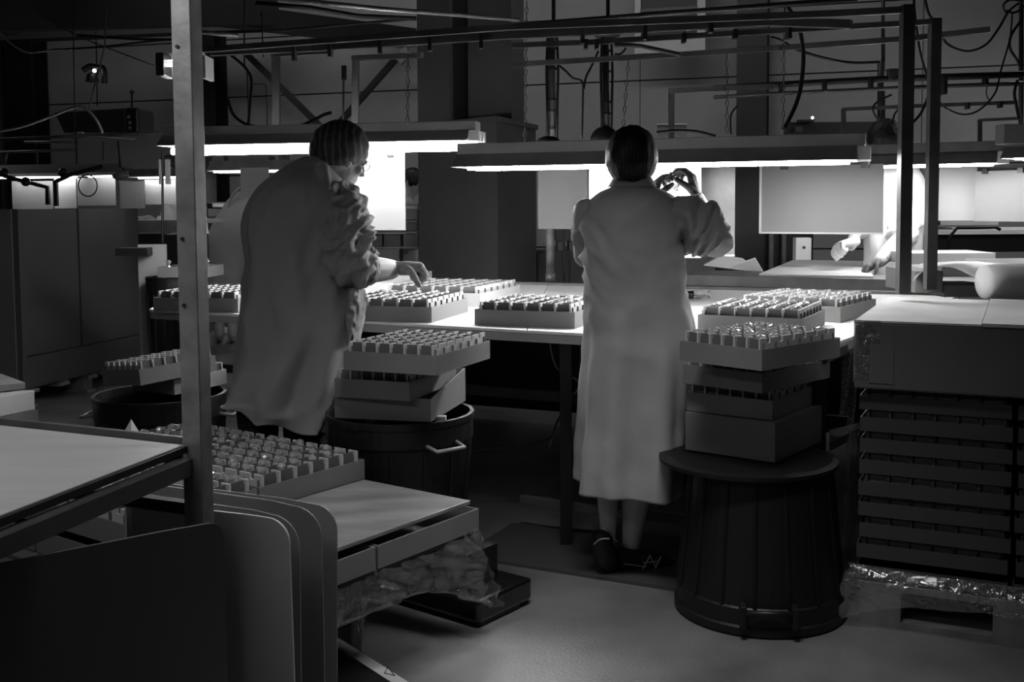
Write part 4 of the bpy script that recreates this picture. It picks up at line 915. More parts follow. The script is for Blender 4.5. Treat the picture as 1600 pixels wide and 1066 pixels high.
gg = MB(); hand(gg, WA_ + Vector((.0, .0, .004)), (1, .3, -.02), (.2, -.1, -1), 2.3, 1.15, side=-1, thick=1.35)
o = obj('glove', localise(remesh(gg, .0030, 2), pa), M_glove, pa)
obj('glove_cuff', MB().tube([WA_ - Vector((.008, .002, 0)), WA_ + Vector((.004, .001, 0))], .038, 20), M_hair, pa, smooth=True)
gg = MB(); hand(gg, LW, (1, .35, -.2), (.2, -.1, -1), 1.0, .9, side=1); obj('glove', localise(remesh(gg, .0035, 2), pa), M_glove, pa)
gs = MB()
for e in (-1, 1):
    c_ = Xa(e*.034, .098, .006); fr_ = [c_ + Ma @ Vector((.024*math.cos(a), 0, .018*math.sin(a))) for a in [2*math.pi*k/14 for k in range(15)]]; gs.tube(fr_, .0016, 5)
    gs.tube([Xa(e*.060, .094, .010), Xa(e*.082, .02, .012), Xa(e*.084, -.01, .0)], .0016, 5)
gs.tube([Xa(-.010, .100, .008), Xa(.010, .100, .008)], .0016, 5); obj('glasses', gs, M_dark, pa, smooth=True)

# ---- bending worker beyond
YC = 10.4
pc_ = thing('person', 'distant worker in a pale coat bent double beyond the first worker', 'person', P(357, 527, 0))
mb = MB(); ch = Q(440, 300, YC+.2); Xc, Mc = head(mb, ch, (.8, .3, -.5), (.4, .1, 1), 1.0)
chain(mb, [Q(410, 312, YC+.1), ch], [.06, .055]); chain(mb, [Q(400, 325, YC), Q(352, 400, YC), Q(350, 440, YC)], [.12, .14, .14])
for px0 in (343, 363): chain(mb, [Q(px0, 440, YC), Q(px0, 480, YC), Q(px0, 520, YC), P(px0, 527, .04)], [.08, .06, .045, .04])
LwC = Q(470, 400, YC+.3); chain(mb, [Q(410, 325, YC+.1), Q(440, 375, YC+.2), LwC], [.05, .045, .03]); hand(mb, LwC, (1, .2, -.4), (0, 0, -1), .8, 1.0)
obj('body', localise(remesh(mb, .008), pc_), M_skin, pc_)
def foldC(th, t, c): return .012*t*math.sin(th*5+1) + .008*(ridge((math.cos(th)*1.4, math.sin(th)*1.4, t*4)) - .3)
obj('coat', cloth([(300, 372, 420, .08, .06), (312, 356, 440, .13, .04), (330, 344, 445, .17, .02), (350, 332, 440, .19, 0), (375, 325, 425, .2, 0), (405, 322, 405, .2, 0), (430, 323, 392, .2, 0), (448, 326, 384, .2, 0)], YC, seg=64, nr=60, fold=Fold(foldC, lambda a, t: -.05*max(0, t-.85)*6*max(0, math.cos(a-.3)))), M_coat, pc_, smooth=True)
obj('coat_sleeve', sleeve([Q(408, 322, YC+.05), Q(432, 360, YC+.1), Q(455, 392, YC+.2)], [.08, .075, .06], amp=.012), M_coat, pc_, smooth=True)
for px0 in (343, 363): obj('trouser_leg', sleeve([Q(px0, 440, YC), Q(px0, 470, YC), Q(px0, 505, YC)], [.09, .075, .06], amp=.004, n=16), M_trous, pc_, smooth=True)
cap(Xc, Mc, 1.0, M_hair, pc_, tilt=-.2)
for px0 in (340, 357):
    b_ = P(px0, 524, .0); shoe.up = Vector((0, 0, 1)); o, _ = shoe([b_, b_ + Vector((.07, .02, 0)), b_ + Vector((.14, .05, 0)), b_ + Vector((.22, .08, 0))], [.036, .038, .044, .035], [.09, .085, .06, .045], pc_, 0); o.data.materials[0] = M_white
o = obj('coat_tie', MB().tube(smooth_path([Q(357, 340, YC-.1), Q(360, 312, YC-.1), Q(372, 296, YC-.1), Q(388, 288, YC-.05)]), .012, 8), M_coat, pc_, smooth=True)

# ---- worker at the second bench
YD = 7.15
pd = thing('person', 'worker in a bright coat at the second bench, head hidden behind the hood', 'person', P(1400, 560, 0))
mb = MB(); ch = Q(1382, 222, YD-.05); Xd, Md = head(mb, ch, (-.35, -.75, -.42), (0, -.3, 1), 1.05)
chain(mb, [Q(1400, 262, YD+.02), ch], [.06, .055]); chain(mb, [Q(1405, 285, YD), Q(1405, 420, YD), Q(1405, 520, YD)], [.13, .14, .14])
SD, ED, WD = Q(1420, 300, YD), Q(1410, 372, YD-.25), Q(1374, 408, YD-.52)
chain(mb, [SD, ED], [.055, .052]); chain(mb, [ED, Q(1394, 388, YD-.40), WD], [.055, .056, .042])
SE, EE, WE = Q(1368, 300, YD), Q(1342, 350, YD-.15), Q(1330, 384, YD-.3)
chain(mb, [SE, EE], [.05, .045]); chain(mb, [EE, WE], [.042, .034])
for px0 in (1385, 1420): chain(mb, [Q(px0, 450, YD+.05), Q(px0, 520, YD+.05), P(px0, 560, .05)], [.09, .07, .05])
obj('body', localise(remesh(mb, .008), pd), M_skin, pd)
obj('coat', cloth([(256, 1382, 1420, .08, .02), (264, 1362, 1434, .12, .01), (280, 1352, 1440, .16, 0), (310, 1350, 1441, .18, 0), (350, 1352, 1438, .18, 0), (400, 1352, 1435, .18, 0), (450, 1350, 1440, .19, 0), (500, 1348, 1442, .2, 0)], YD, seg=64, nr=60, fold=Fold(lambda a, t, c: .014*(ridge((math.cos(a)*1.8+2, math.sin(a)*1.8, t*5)) - .3))), M_coatw, pd, smooth=True)
obj('coat_sleeve', sleeve([Q(1418, 284, YD-.02), Q(1420, 320, YD-.08), Q(1414, 355, YD-.18), Q(1406, 375, YD-.24)], [.10, .105, .10, .085], amp=.02, seed=3), M_coatw, pd, smooth=True)
obj('coat_sleeve', sleeve([Q(1368, 290, YD-.02), Q(1352, 330, YD-.1), Q(1341, 362, YD-.2)], [.09, .08, .07], amp=.014, seed=6), M_coatw, pd, smooth=True)
gg = MB(); hand(gg, WD, (-.85, -.25, -.45), (-.3, -.4, -.9), 1.2, 1.15, side=1, thick=1.3); obj('glove', localise(remesh(gg, .0045, 2), pd), M_gloved, pd)
gg = MB(); hand(gg, WE + Vector((0, 0, .02)), (-.5, -.3, -.1), (.2, -.3, -.8), 1.5, 1.25, side=-1, thick=1.3); obj('glove', localise(remesh(gg, .0045, 2), pd), M_white, pd)
cap(Xd, Md, 1.1, M_hair, pd, tilt=-.1, sx=.105, sy=.12, sz=.105)
# ---- far worker glimpsed past the white panel, and one at the far left
def far_person(label, px, py, Y, s, fx):
    p = thing('person', label, 'person', P(px, 322 + HC*FPX/Y, 0)); mb = MB(); c = Q(px, py, Y); X, M = head(mb, c, (fx, -.4, -.35), (0, 0, 1), s)
    b = c - Vector((fx*.12, 0, .22)); chain(mb, [c, b], [.055, .06]); chain(mb, [b, b - Vector((fx*.1, 0, .5)), Vector((b.x - fx*.1, b.y, .1))], [.12, .16, .14])
    h = b + Vector((fx*.3, -.25, -.25)); chain(mb, [b, b + Vector((fx*.1, -.18, -.3)), h], [.05, .045, .03]); hand(mb, h, (fx, -.3, 0), (0, 0, -1), .9)
    obj('body', localise(remesh(mb, .009), p), M_skin, p); m = mpp(Y)
    obj('coat', sleeve([b + Vector((0, 0, .05)), b - Vector((fx*.03, 0, .12)), b - Vector((fx*.1, 0, .5)), b - Vector((fx*.1, 0, .85))], [.07, .19, .19, .21], amp=.012), M_coatw, p, smooth=True)
    obj('coat_sleeve', sleeve([b + Vector((fx*.06, -.04, -.04)), b + Vector((fx*.1, -.18, -.3)), b + Vector((fx*.2, -.22, -.28))], [.08, .07, .05], amp=.01), M_coatw, p, smooth=True)
    cap(X, M, s, M_hair, p, tilt=-.2)
far_person('far worker in a white coat glimpsed between the glowing panel and the duct', 645, 285, 9.7, .95, .7)
far_person('far worker in a white coat at the distant left bench behind the square pole', 264, 264, 10.6, .95, -.8)
# ================================================================== hanging panels
def panel(label, px0, py0, px1, py1, Y0, Y1, m, clips=(), name='hanging_screen', th=.005, rim=None):
    """flat sheet hanging between two depths"""
    a, b = Q(px0, py0, Y0), Q(px1, py0, Y1); zt_ = (a.z+b.z)/2; zb_ = Q(px0, py1, Y0).z
    a.z = b.z = 0; d = (b-a); L = d.length; d.normalize(); n = Vector((-d.y, d.x, 0)); t = thing(name, label, 'screen', (a.x, a.y, zb_))
    M = Matrix.Translation(a) @ Matrix(((d.x, n.x, 0, 0), (d.y, n.y, 0, 0), (0, 0, 1, 0), (0, 0, 0, 1)))
    obj('sheet', MB().box(0, L, 0, th, zb_, zt_, M), m, t, bev=.002)
    if rim:
        obj('rim', MB().box(0, .012, -.002, th+.002, zb_, zt_, M).box(0, L, -.002, th+.002, zb_, zb_+.008, M), rim, t)
    for c in clips:
        x = (c - px0)/(px1-px0)*L; obj('clip', MB().box(x-.018, x+.018, -.012, .014, zt_-.018, zt_+.012, M), M_black, t)
    return t
panel('overlit white panel hanging behind the first worker\'s head and shoulder', 548, 240, 632, 360, 5.35, 5.28, M_panel, (611,))
panel('white panel hanging behind the second worker, hidden by head and coat at its middle', 920, 258, 1096, 402, 4.98, 4.83, M_panel)
panel('grey panel, shade painted in, hanging beside the raised patterned gloves', 1090, 262, 1149, 400, 4.98, 4.92, mat('shade_toned_panel', .09, .45, var=.35, scale=7), (), rim=M_cardl)  # right part of the white panel, its shade put into the colour
panel('grey translucent sheet hung from two black clips in front of the seated worker', 1187, 258, 1381, 365, 5.3, 5.0, mat('sheet_grey_film', .17, .4, var=.05, scale=3), (1228, 1353), rim=M_cardl)
panel('pale hanging sheet just right of the two slim posts', 1458, 262, 1527, 345, 7.2, 7.1, M_panel)
panel('large grey hanging sheet cut off by the right frame edge', 1524, 266, 1640, 346, 6.9, 6.5, M_gpanel, (1541, 1597))
panel('grey hanging board left of the second worker, behind the bench post', 840, 262, 918, 358, 6.6, 6.5, M_gpanel)
panel('glowing grey panel at the far left bench, nearest the frame edge', 18, 283, 82, 330, 8.8, 8.7, M_gpanel)
panel('shaded grey panel behind the two bent lamp arms', 84, 274, 118, 326, 8.7, 8.6, M_panel)
panel('grey shaded panel behind the hanging ring on the far left row', 120, 278, 180, 322, 8.6, 8.5, M_gpanel)
panel('softly lit grey panel right of the hanging ring on the far left row', 186, 283, 225, 326, 8.3, 8.25, M_panel)
panel('flat pale panel on the far left row crossed by a dark thin post', 226, 281, 276, 320, 8.1, 8.05, M_cardl)
panel('half-hidden pale curled panel behind the first worker\'s shoulder', 375, 262, 420, 308, 9.7, 9.6, M_panel)
# ================================================================== right background
def sbox(label, px0, py0, px1, py1, Y, dep, m, name='carton_box', cat='box', bev=.003, parts=None):
    a, b = Q(px0, py1, Y), Q(px1, py0, Y); return solo(name, MB().box(a.x, b.x, Y, Y+dep, a.z, b.z), m, label, cat, bev=bev)
sbox('long low pale box lying behind the slim posts on the second bench', 1424, 395, 1556, 413, 6.3, .4, M_cardl)
wt = thing('workbench', 'far bench with a dark apron beyond the hanging sheets at the right', 'bench', Q(1500, 400, 8.0))
a, b = Q(1440, 362, 7.9), Q(1700, 362, 7.9); zt_ = Q(1500, 360, 7.9).z
obj('worktop', MB().box(a.x, b.x, 7.9, 8.9, zt_-.03, zt_), M_top, wt); obj('apron', MB().box(a.x+.1, b.x, 7.93, 7.96, zt_-.16, zt_-.03), M_dark, wt)
for x in (a.x+.12, a.x+.9, b.x-.1): obj('leg', MB().box(x, x+.05, 7.95, 8.0, 0, zt_-.03), M_cardl, wt)
tf = thing('tube_frame', 'bent dark tubular frame standing before the far bench', 'frame', Q(1487, 390, 7.6))
obj('tube', MB().tube([Q(1482, 392, 7.6), Q(1484, 370, 7.6), Q(1496, 356, 7.6), Q(1555, 355, 7.6), Q(1563, 359, 7.6)], .012, 8), M_dark, tf, smooth=True)
def crumple_tray(label, x0, y0, x1, y1, Y, n=26):
    a, b = Q(x0, y1, Y), Q(x1, y0, Y); t = thing('parts_tray', label, 'tray', a)
    obj('tray_wall', MB().box(a.x, b.x, Y, Y+.35, a.z, b.z), M_cardl, t)
    return a, b
a, b = crumple_tray('pale tray heaped with small glass pieces on the far right bench', 1469, 337, 1560, 352, 8.1)
hp = MB()
for k in range(46):
    c = Vector((random.uniform(a.x+.03, b.x-.16), 8.12 + random.uniform(0, .28), b.z + random.uniform(.0, .04))); hp.ball(c, random.uniform(.018, .03), None, 7, 5)
g_ = solo('glass_heap', hp, M_glass, 'heap of small glass pieces in the pale tray on the far right bench', 'glass'); g_['kind'] = 'stuff'
sbox('dark crate stack left of the far heaped tray, behind the posts', 1441, 323, 1470, 352, 8.0, .3, M_black, 'crate', 'crate')
sbox('pale cabinet under the far bench, seen between the slim posts', 1441, 356, 1488, 420, 8.2, .4, M_white, 'cabinet', 'cabinet')
# dark shelving behind the bench, centre-left
def shelf(label, px0, px1, py0, py1, Y, levels, boxes):
    a, b = Q(px0, py1, Y), Q(px1, py0, Y); t = thing('shelf_rack', label, 'shelf', (a.x, Y, 0))
    for x in (a.x, b.x-.03): obj('upright', MB().box(x, x+.03, Y, Y+.4, 0, b.z), M_steel, t)
    for py in levels: z = Q(px0, py, Y).z; obj('shelf', MB().box(a.x, b.x, Y, Y+.42, z-.015, z), M_steel, t)
    for (x0, y0, x1, y1, m, l) in boxes: sbox(l, x0, y0, x1, y1, Y-.0, .3, m)
shelf('grey rack of cartons seen below the glowing panel', 566, 658, 318, 470, 8.75, (319, 345, 362, 386, 432), (
    (570, 367, 597, 385, M_carton, 'left of two cartons on the rack just below the glowing panel'), (600, 367, 626, 385, M_carton, 'right of two cartons on the rack just below the glowing panel'),
    (575, 389, 624, 412, M_card, 'wide carton on the lower rack shelf above the worker\'s glove'), (634, 326, 655, 344, M_card, 'carton at the worker\'s level on the rack beside the duct'), (634, 348, 655, 361, M_carton, 'low carton on the rack beside the duct'), (630, 366, 655, 385, M_carton, 'dark carton on the rack shelf touching the duct')))
shelf('dark rack behind the bending worker at the left', 322, 440, 240, 470, 11.4, (268, 316, 340, 380, 420), (
    (332, 318, 352, 324, M_cardl, 'thin pale box on the dark rack behind the bending worker'), (325, 326, 360, 339, M_carton, 'carton on the dark rack above the bending worker\'s back'), (328, 360, 348, 379, M_carton, 'carton low on the dark rack behind the bending worker'), (332, 243, 350, 252, M_carton, 'small carton on the rack top under the first hood'), (356, 243, 420, 253, M_carton, 'long carton on the rack top under the first hood')))
cbn = thing('cabinet', 'dark low cabinet row behind the bench post', 'cabinet', Q(870, 440, 8.8)); a, b = Q(838, 440, 8.9), Q(940, 392, 8.9)
obj('body', MB().box(a.x, b.x, 8.9, 9.4, 0, b.z), M_duct, cbn); 
for k in range(2): x = a.x + k*(b.x-a.x)/2; obj('door', MB().box(x+.01, x+(b.x-a.x)/2-.01, 8.88, 8.9, .1, b.z-.02), M_duct, cbn)
sbox('grey carton left on the dark cabinet row behind the bench post', 871, 378, 883, 392, 8.9, .3, M_card); sbox('grey carton right on the dark cabinet row behind the bench post', 889, 378, 903, 392, 8.95, .3, M_card)
sbox('long grey carton atop the pair behind the bench post', 868, 359, 902, 377, 8.95, .25, M_carton)
sbox('bright white box glimpsed between the duct and the bench post', 836, 357, 857, 382, 8.8, .3, M_panel, 'box')
dk = thing('cabinet', 'tall black cabinet behind the shade-toned grey panel', 'cabinet', Q(1168, 480, 8.3)); a, b = Q(1140, 480, 8.3), Q(1272, 255, 8.3)
obj('body', MB().box(a.x, b.x, 8.3, 8.9, 0, b.z), M_dark, dk); obj('door', MB().box(a.x+.02, (a.x+b.x)/2-.01, 8.28, 8.3, .05, b.z-.03), M_dark, dk); obj('door', MB().box((a.x+b.x)/2+.01, b.x-.02, 8.28, 8.3, .05, b.z-.03), M_dark, dk)
for k, px in enumerate((1202, 1222)): solo('side_rail_post', MB().box(Q(px, 400, 8.2).x, Q(px, 400, 8.2).x+.03, 8.2, 8.23, 0, 1.1), M_steel, ('thin dark post', 'second thin dark post')[k] + ' just left of the grey switch box', 'post')
# ================================================================== left background
lw = thing('workbench', 'far bright bench at the left behind the dark wrapped load', 'bench', Q(150, 330, 9.4)); a, b = Q(-20, 330, 9.4), Q(318, 330, 9.4); z_ = Q(100, 345, 9.4).z
obj('worktop', MB().box(a.x, b.x, 9.3, 10.1, z_-.03, z_), M_top, lw); obj('edge', MB().box(a.x, b.x, 9.27, 9.3, z_-.10, z_), M_steel, lw)
for x in (a.x+.1, b.x-.1): obj('leg', MB().box(x, x+.05, 9.4, 9.45, 0, z_), M_steel, lw)
obj('apron', MB().box(a.x, b.x, 9.5, 9.53, z_-.5, z_-.12), M_dark, lw)
wc = thing('cabinet', 'white cabinet panel just right of the dark wrapped load', 'cabinet', Q(240, 520, 6.6)); a, b = Q(219, 520, 6.6), Q(258, 382, 6.6)
obj('side_panel', MB().box(a.x, b.x, 6.6, 6.63, .15, b.z), M_cardl, wc); obj('shelf_lip', MB().box(a.x-.1, a.x+.09, 6.5, 6.6, Q(0, 400, 6.6).z, Q(0, 388, 6.6).z), M_dark, wc); obj('foot', MB().box(a.x+.02, a.x+.1, 6.6, 6.7, 0, .15), M_steel, wc)
b4 = Q(268, 432, 6.5); bb = bin_up(Vector((b4.x, 6.5, 0)), .15, b4.z, 'small dark bin with a tray on it between the white cabinet and the square pole')
a = Q(246, 428, 6.35); tray('small grey tray of glass on the dark bin beside the white cabinet', Vector((a.x, a.y, b4.z+.002)), Vector((a.x+.30, a.y-.02, b4.z+.002)), dep=.28, z=b4.z+.002, glass='far bin tray', lab='in the far tray', glassn=14, cells=False)
kx = Q(270, 350, 8.0); sbox('dark barrel-like box under the far bench beside the square pole', 258, 366, 292, 412, 7.6, .3, M_black, 'crate', 'crate')
# bent lamp arms over the wrapped load
la = thing('lamp_arms', 'pair of bent dark lamp arms rising behind the flat-topped wrapped load', 'lamp arm', Q(80, 320, 8.0))
obj('arm', MB().tube([Q(-10, 268, 8.0), Q(10, 276, 8.0), Q(40, 284, 8.0), Q(74, 293, 8.0), Q(75, 320, 8.0)], .014, sq=True), M_dark, la)
obj('arm', MB().tube([Q(88, 322, 7.9), Q(87, 284, 7.9), Q(110, 273, 7.9), Q(160, 260, 7.9)], .014, sq=True), M_dark, la)
for q in ((6, 270), (98, 270), (40, 284)): obj('joint', MB().ball(Q(*q, 7.95), .035, None, 10, 6), M_black, la)
obj('shade', MB().add([Q(0, 262, 8.2), Q(190, 258, 8.2), Q(190, 268, 7.9), Q(0, 272, 7.9), Q(0, 258, 8.3), Q(185, 255, 8.3)], [(0,1,2,3), (0, 4, 5, 1)]), M_steel, la)
wg = thing('counterweight', 'round dark weight block hanging between two lit far tubes', 'weight', Q(188, 274, 7.7)); obj('body', MB().ball(Q(188, 274, 7.7), (.06, .04, .035)), M_steel, wg, smooth=True)
rg = MB(); c = Q(137, 290, 8.1); rg.tube([c + Vector((.07*math.cos(2*math.pi*k/20), 0, .08*math.sin(2*math.pi*k/20))) for k in range(21)], .005, 6); solo('cable_ring', rg, M_cable, 'thin dark cable loop hanging over the far left bench', 'cable')
bs = thing('clamp_bracket', 'pair of pale rounded clamp plates on the thin dark post left of the square pole', 'bracket', Q(254, 270, 7.0))
obj('post', MB().tube([Q(254, 235, 7.0), Q(254, 380, 7.0)], .008, 8), M_dark, bs); obj('plate', fbox(247, 249, 252, 288, 6.98, .02), M_cardl, bs, bev=.004); obj('plate', fbox(257, 249, 266, 288, 6.98, .02), M_cardl, bs, bev=.004)
# dark heater box on the wall
ac = thing('heater_unit', 'dark rounded heater box mounted high on the far left wall', 'heater', Q(150, 190, 9)); a, b = Q(90, 208, 9.0), Q(195, 169, 9.0)
obj('casing', MB().extr([Q(84, 175, 9), Q(196, 169, 9), Q(196, 208, 9), Q(100, 208, 9)], (0, .4, 0)), M_dark, ac, bev=.01); obj('end_panel', fbox(193, 168, 217, 208, 8.98, .4), M_black, ac, bev=.02)
for k, q in enumerate(((201, 183), (203, 192), (203, 200))): obj('port', MB().ball(Q(*q, 8.98), .015, None, 8, 6), M_steel, ac)
obj('antenna', MB().tube([Q(206, 168, 8.9), Q(206, 146, 8.9)], .008, 6), M_dark, ac); obj('antenna_tip', MB().ball(Q(206, 144, 8.9), .02, None, 8, 6), M_black, ac)
lp = thing('small_lamp', 'small bright socket on the rail below the dark heater box', 'lamp', Q(124, 208, 7.5)); obj('socket', fbox(120, 206, 129, 212, 7.5, .03), M_panel, lp); obj('body', fbox(117, 208, 121, 256, 7.5, .03), M_dark, lp)
# ================================================================== overhead rails and posts
def rail(name, label, segs, cat='rail', m=None, ties=(), conduit=None):
    t = thing(name, label, cat, segs[0][0][0] if isinstance(segs[0][0][0], Vector) else Q(*segs[0][0][0]))
    for pts, r, nm, mm, sq in segs: obj(nm, MB().tube([Q(*p) for p in pts], r, 8, sq=sq), mm or M_rail, t, smooth=not sq)
    for (x, y, Y, h) in ties: obj('cable_tie', MB().box(Q(x, y, Y).x-.008, Q(x, y, Y).x+.008, Y-.03, Y+.02, Q(x, y, Y).z-h, Q(x, y, Y).z+.01), M_dark, t)
    return t
rail('rail_frame', 'upper steel rail frame whose near post is the wider of the two slim right posts', [
    (((314, 78, 4.9), (800, 42, 4.45), (1310, 21, 4.05), (1420, 15, 3.97)), .012, 'rail', M_rail, True),
    (((1418, 8, 3.97), (1411, 459, 3.97)), .0215, 'post', M_rail, True)])
rail('rail_frame', 'second steel rail frame joined to the right-hand slim post', [
    (((800, 71, 4.85), (925, 66, 4.8), (1200, 49, 4.6), (1460, 34, 4.4)), .011, 'rail', M_rail, True),
    (((1461, 29, 4.4), (1453, 452, 4.4)), .0205, 'post', M_rail, True)], ties=((932, 66, 4.75, .03), (915, 66, 4.77, .03), (1068, 56, 4.68, .03), (1148, 50, 4.62, .03), (1232, 46, 4.55, .04)))
rail('cable_tray', 'black-tied cable tray running under the rail from the square pole', [
    (((330, 82, 5.0), (500, 74, 4.9), (800, 55, 4.7), (1000, 45, 4.5), (1200, 34, 4.4), (1330, 38, 4.2)), .016, 'tray', M_rail, True)],
    ties=((460, 78, 4.9, .05), (516, 72, 4.88, .05), (594, 66, 4.82, .05), (672, 62, 4.78, .05), (752, 58, 4.7, .05), (910, 50, 4.6, .05), (1007, 43, 4.5, .05), (1110, 36, 4.42, .04)), cat='cable tray')
rail('overhead_pipe', 'thin bright pipe slanting down from the top of the dark first bay to the duct', [(((400, -6, 3.4), (600, 14, 3.9), (810, 31, 4.5)), .008, 'pipe', M_pole, False)], 'pipe')
rail('overhead_pipe', 'overhead pipe leaving the top edge above the vent', [(((800, 40, 4.6), (1000, 24, 4.4), (1340, -2, 4.1)), .010, 'pipe', M_rail, False)], 'pipe')
rail('overhead_pipe', 'long square bar crossing behind the thick hanging cable bundles', [(((800, 101, 5.4), (1050, 86, 5.2), (1200, 76, 5.05), (1415, 61, 4.85), (1548, 46, 4.7)), .012, 'bar', M_rail, True)], 'pipe')
rail('overhead_pipe', 'kinked pipe dipping below the wall vent', [(((960, 70, 4.7), (1000, 72, 4.7), (1062, 85, 4.7)), .010, 'pipe', M_rail, False)], 'pipe')
rail('overhead_pipe', 'dark thick conduit with ties crossing the right wall', [(((1115, 138, 6.4), (1200, 133, 6.3), (1372, 124, 6.0), (1600, 116, 5.7)), .018, 'pipe', M_dark, False)], 'pipe', ties=((1220, 132, 6.2, .05), (1288, 128, 6.1, .05), (1360, 125, 6.0, .05), (1539, 118, 5.8, .05), (1475, 121, 5.8, .09)))
rail('overhead_pipe', 'thinner pipe just under the dark tied conduit on the right wall', [(((1115, 152, 6.6), (1200, 147, 6.5), (1415, 137, 6.2), (1600, 130, 6.0)), .012, 'pipe', M_rail, False)], 'pipe')
rail('rail_frame', 'grey rail frame corner above the black wall opening, right of the second worker', [(((1045, 142, 6.0), (1120, 138, 5.9), (1210, 135, 5.8)), .013, 'rail', M_rail, True), (((1049, 140, 6.0), (1049, 217, 6.0)), .015, 'post', M_rail, True)])
rail('rail_frame', 'low grey rail frame above the far end of the second hood', [(((1316, 171, 7.0), (1420, 166, 6.9), (1590, 160, 6.7)), .011, 'rail', M_rail, True), (((1318, 170, 7.0), (1318, 206, 7.0)), .013, 'post', M_rail, True)], ties=((1405, 167, 6.9, .03), (1511, 163, 6.8, .03), (1562, 161, 6.7, .03)))
rail('rail_frame', 'small grey rail frame corner at the right edge behind the cable tangle', [(((1530, 188, 7.4), (1592, 185, 7.3)), .010, 'rail', M_rail, True), (((1531, 187, 7.4), (1531, 222, 7.4)), .012, 'post', M_rail, True)])
rail('rail_frame', 'grey rail frame above the first worker\'s head', [(((551, 91, 6.3), (660, 86, 6.1)), .014, 'rail', M_rail, True), (((556, 91, 6.3), (555, 197, 6.3)), .019, 'post', M_rail, True)])
rail('rail_frame', 'grey rail frame left of the first worker\'s head', [(((425, 86, 6.4), (520, 80, 6.2)), .012, 'rail', M_rail, True), (((431, 86, 6.4), (432, 199, 6.4)), .021, 'post', M_rail, True)])
rail('overhead_pipe', 'sagging dark cable-laden pipe across the top of the first bay', [(((400, 5, 5.6), (485, 12, 5.6), (560, 25, 5.7), (650, 29, 5.8)), .012, 'pipe', M_dark, False)], 'pipe')
rail('overhead_pipe', 'thin dark wire line crossing the wall above the braces', [(((355, 50, 7), (440, 48, 7), (560, 37, 7), (650, 29, 7)), .009, 'pipe', M_dark, False)], 'pipe')
rail('overhead_pipe', 'pale double rail low on the far left wall', [(((-10, 218, 7.2), (130, 212, 7.2), (210, 217, 7.2)), .010, 'rail', M_rail, False), (((110, 214, 7.3), (210, 209, 7.3), (292, 207, 7.3)), .010, 'rail', M_rail, False)], 'pipe')
rail('overhead_pipe', 'short pale pipe stub running left from the top of the square pole', [(((315, 50, 5.2), (340, 53, 5.2), (372, 55, 5.2)), .010, 'pipe', M_pole, False)], 'pipe')
rail('ladder_rack', 'dark ladder-like rack low on the ribbed far left wall', [(((0, 238, 9.0), (118, 234, 9.0)), .012, 'rail', M_rail, False), (((5, 264, 9.0), (12, 238, 9.0)), .010, 'rail', M_rail, False), (((58, 236, 9.0), (58, 262, 9.0)), .010, 'rail', M_rail, False), (((38, 222, 9.0), (120, 222, 9.0)), .012, 'rail', M_rail, False)], 'rack')
rail('overhead_pipe', 'vertical black pipe behind the right posts reaching the roof', [(((1380, -20, 7.6), (1380, 97, 7.6)), .014, 'pipe', M_dark, False), (((1377, 96, 7.6), (1377, 192, 7.6)), .028, 'pipe', M_dark, False)], 'pipe')
rail('overhead_pipe', 'black upright pipe at the right frame edge wrapped in cables', [(((1596, -20, 6.2), (1595, 235, 6.2)), .014, 'pipe', M_dark, False)], 'pipe')
jb = Q(1393, 117, 6.0); solo('junction_box', MB().box(jb.x-.03, jb.x+.03, 5.95, 6.0, jb.z-.03, jb.z+.03), M_rail, 'small grey junction box on the tied conduit left of the slim posts', 'box', bev=.004)
# thick bundles
for i, (x, y0, y1, r, l) in enumerate(((863, 56, 222, .024, 'thick taped cable bundle hanging left of the second worker\'s head'), (948, 60, 222, .020, 'darker cable bundle hanging right above the second worker\'s head'))):
    Y = 5.6; t = thing('cable_bundle', l, 'cable', Q(x, y1, Y)); obj('sleeve', MB().tube([Q(x-2, y0, Y), Q(x-1, (y0+y1)/2, Y), Q(x, y1, Y)], r*.86, 10), M_rail if i == 0 else M_cable, t, smooth=True)
    for s in (-1, 1): obj('cable', MB().tube(smooth_path([Q(x+s*7, y0-2, Y-.02), Q(x+s*9, y0+50, Y-.02), Q(x+s*8, y0+105, Y-.02), Q(x+s*7, y1, Y-.02)]), .007, 6), M_cable, t, smooth=True)
    for y in (y0+18, y0+50, y0+98, y0+116, y0+144): obj('tie', MB().tube([Q(x, y, Y), Q(x, y+3, Y)], r*1.12, 10), M_dark, t)
    obj('stem', MB().tube([Q(x+2, -10, Y), Q(x+2, y0, Y)], .010, 8), M_dark, t)
    obj('knot', MB().ball(Q(x, y0-6, Y), (.07, .04, .025)), M_cable, t)
hn = thing('hanging_bundle', 'dark rounded bundle resting on the hood behind the second worker\'s head', 'bundle', Q(945, 218, 5.5)); obj('wrap', MB().ball(Q(945, 220, 5.6), (.075, .06, .075)), M_cable, hn, smooth=True)
hn = thing('hanging_bundle', 'small flat dark bundle on the hood left of the bench post', 'bundle', Q(857, 222, 5.5)); obj('wrap', MB().ball(Q(857, 222, 5.4), (.06, .05, .03)), M_cable, hn, smooth=True)
hnd = thing('paddle_switch', 'dark stick with a square paddle top behind the first worker\'s head', 'switch', Q(536, 190, 6)); obj('stick', MB().tube([Q(536, 195, 6), Q(537, 122, 6)], .006, 6), M_dark, hnd); obj('paddle', fbox(533, 102, 541, 125, 5.98, .03), M_black, hnd, bev=.003)
